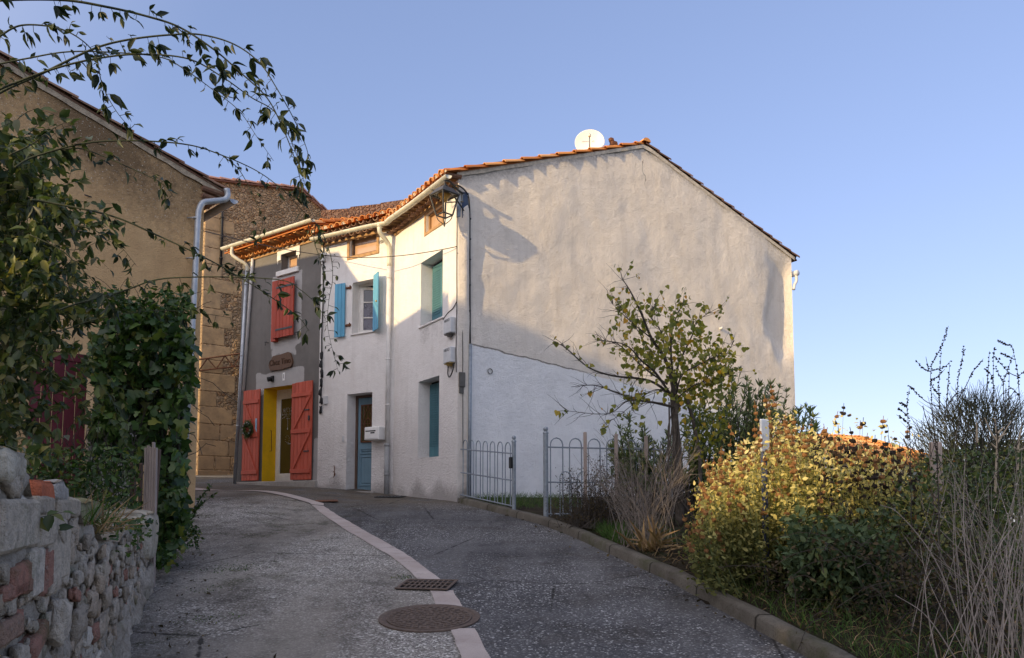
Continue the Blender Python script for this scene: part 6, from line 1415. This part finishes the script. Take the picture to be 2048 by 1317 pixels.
# ---- stalks with beads of seed
BT=plant('beaded_stalks',P(1900,1200,5.2),'tall bare stalks strung with small dark seed beads against the sky','plant'); mb=MB(); bd_=MB()
fz=3.658
def zz(x,y): return (1700+x/fz,640+y/fz)
stalk=[[(650,1300),(625,900),(605,700),(590,400),(615,290),(650,230),(690,150),(720,45)],[(590,380),(530,350),(480,295)],[(575,375),(555,270)],[(595,375),(690,345),(738,298)],[(592,435),(640,420),(695,360)],[(640,900),(655,600),(650,480),(668,230)],[(655,560),(600,480),(592,430)],[(660,640),(560,600),(470,520),(432,480)],
 [(850,1000),(790,640),(790,450),(815,320),(832,190)],[(780,600),(850,480),(900,380),(975,285)],[(700,700),(715,500),(730,330)],[(1080,900),(1050,600),(1048,450),(1050,260),(1063,200)],[(1048,450),(1030,400),(985,360)],[(1000,520),(1010,380),(1020,230)],[(1260,800),(1235,500),(1225,380),(1183,180)],[(1183,190),(1130,175),(1078,143)],[(1200,290),(1150,265),(1103,238)],[(1140,760),(1122,480),(1150,380),(1190,260)],[(1240,420),(1170,390),(1110,330),(1060,265)],[(1122,460),(1090,400),(1062,340)],[(440,900),(425,750),(418,620),(435,500)],[(430,760),(380,720),(340,695)],[(418,700),(370,660),(348,648)],[(418,640),(390,620),(368,608)],[(1160,640),(1165,380)],[(1240,560),(1180,500),(1120,540)],[(1300,360),(1235,410)],[(700,650),(760,560),(860,500)]]
for st in stalk:
    if st[0][1]>=900: st=[(st[0][0]+random.uniform(-30,60),2500),(st[0][0]+10,1700)]+st
    Y=5.2+random.uniform(-.25,.25); w=spline([P(*zz(x,y),Y) for x,y in st],7); n=len(w); mb.tube(w,[.0034-.0022*i/n for i in range(n)],4,False)
    big=len(st)>3; L=0; nx=0
    tot=sum((w[i]-w[i-1]).length for i in range(1,n)); run=0
    for i in range(1,n):
        seg=(w[i]-w[i-1]); run+=seg.length
        q=run
        if run>tot*(.55 if big else .15):
            for t_ in (0,.5):
                if seg.length>.012 or random.random()<.6:
                    p=w[i-1]+seg*t_; 
                    
                    if random.random()<.75: mb.cur=1; mb.blob(p+rv(.004),.0056*random.uniform(.6,1.2),.0056,.005,3,0,0); mb.cur=0
mb.build('stalks',['dark_twig','seed_dark'],BT); 
# ---- pale bare twigs in the right foreground
BW=plant('bare_twig_bush',P(2000,1330,4.6),'bush of long pale bare twigs rising along the right edge','shrub'); mb=MB()
for k in range(62):
    Y=random.uniform(4.0,5.4); bx=random.gauss(1995,60); b=P(bx,1380,Y); b.z=zground(b.x,b.y)-.02; tx=random.uniform(1835,2110); ty=random.triangular(840,1200,960)+ (60 if tx<1880 else 0); t_=P(tx,ty,Y+random.gauss(0,.25)); m=b.lerp(t_,.5)+V((random.gauss(0,.04),random.gauss(0,.04),.12)); w=spline([b,m,t_],9); n=len(w); r=random.uniform(.0016,.0042); mb.tube(w,[r*(1-.75*i/n) for i in range(n)],5,False)
    for j in range(random.choice((1,2,3,4))):
        i=random.randrange(5,n); d=(w[i]-w[i-2]).normalized(); e=w[i]+d*random.uniform(.08,.22)+rv(.06); mb.tube([w[i],(w[i]+e)/2+rv(.01),e],[r*.45,r*.35,.0007],3,False)
for st in [[(2030,1420),(2020,1250),(1990,1180),(1940,1120),(1880,1060)],[(2010,1400),(1930,1260),(1870,1120),(1800,1030),(1760,1010)],[(2048,1260),(2030,1180),(2000,1100),(2030,1050)],[(1960,1400),(1900,1300),(1850,1230),(1790,1190)],[(1900,1400),(1870,1300),(1850,1180),(1862,1140)]]:
    w=spline([P(x,y,4.5) for x,y in st],7); n=len(w); mb.tube(w,[.006*(1-.7*i/n) for i in range(n)],5,False)
mb.build('twigs','grey_twig',BW)
PT=plant('pale_branches',P(2010,1000,6.0),'few thick pale sunlit branches in front of the broom bush','shrub'); mb=MB()
for st in [[(1060,1300),(1070,1050),(1075,900),(1062,740),(1040,720)],[(1075,900),(1110,850),(1180,740)],[(1070,880),(1030,820),(985,715)],[(1080,830),(1130,780)],[(1225,1100),(1235,900),(1260,750)],[(1230,960),(1290,930)],[(1230,950),(1160,915)],[(930,900),(925,750)],[(1072,940),(1030,900)],[(1085,860),(1150,830)]]:
    w=spline([P(*zz(x,y),6.0) for x,y in st],6); n=len(w); mb.tube(w,[.010*(1-.7*i/n) for i in range(n)],5,False)
mb.build('branches','pale_twig',PT)
mb=MB(); 
for x0 in (1862,1874): a=P(x0,884,7.0); b=P(x0+6,1010,7.0); mb.box(b,V((.05,0,0)),V((0,.05,0)),a-b,.01)
tag(mb.build('broken_stump','grey_wood'),'split grey wooden post end in front of the broom bush','post')
# ---- grass and litter
def ground_pts(n,fn):
    out=[]
    while len(out)<n:
        x,y=fn(); 
        if x>kerbx(y)+.2: out.append(V((x,y,zground(x,y))))
    return out
blades(ground_pts(2600,lambda:(random.uniform(-.9,1.2),random.uniform(12.2,14.6))),.05,.15,'grass_blade','gate_grass','bright green grass strip between gate and gable wall','grass','stuff')
blades(ground_pts(2400,lambda:(kerbx(9.4)+.22+abs(random.gauss(0,.35)),random.uniform(8.8,10.3))),.06,.2,'grass_blade','verge_grass','green grass beside the kerb below the young tree','grass','stuff')
blades(ground_pts(3000,lambda:(kerbx(6.5)+.25+abs(random.gauss(0,.8)),random.uniform(4.2,8.6))),.05,.16,'grass_blade','shade_grass','sparse grass in the shade along the kerb','grass','stuff')
blades(ground_pts(1500,lambda:(random.uniform(1.2,4.5),random.uniform(4.2,9.5))),.06,.18,'straw','dry_blades','dry straw blades among the shrubs','grass','stuff',1.0)
LF=Leaf()
for p in ground_pts(4200,lambda:(random.uniform(.3,5.5),random.uniform(3.6,11))): LF.add(p+V((0,0,.012)),rv(.8)+V((0,0,.1)),random.uniform(.02,.05))
tag(LF.build('leaf_litter',OVAL,'brown_leaf',None),'brown leaf litter on the soil under the shrubs','leaf litter',None,'stuff')
LF=Leaf()
for k in range(170):
    y=random.uniform(4.5,11); x=lerp_y(LEFTB,y)+.12+abs(random.gauss(0,.28))
    if k%3==0: x=kerbx(y)-.04-abs(random.gauss(0,.12))
    LF.add(onroad(x,y)+V((0,0,.006)),rv(.8)+V((0,0,.05)),random.uniform(.02,.05))
tag(LF.build('fallen_leaves',OVAL,'brown_leaf',None,droop=.4),'few fallen brown leaves lying along the road edges','leaf litter',None,'stuff')
# weeds at the wall feet
LF=Leaf()
for k in range(200): s=random.uniform(0,.6); LF.add(fG(s,1.53+random.random()*.08,.05+random.random()*.12),rv(.6)+V((0,0,.6)),random.uniform(.03,.07))
tag(LF.build('corner_weed',OVAL,'brown_leaf',None),'small weeds growing at the foot of the house corner by the gate','weed')
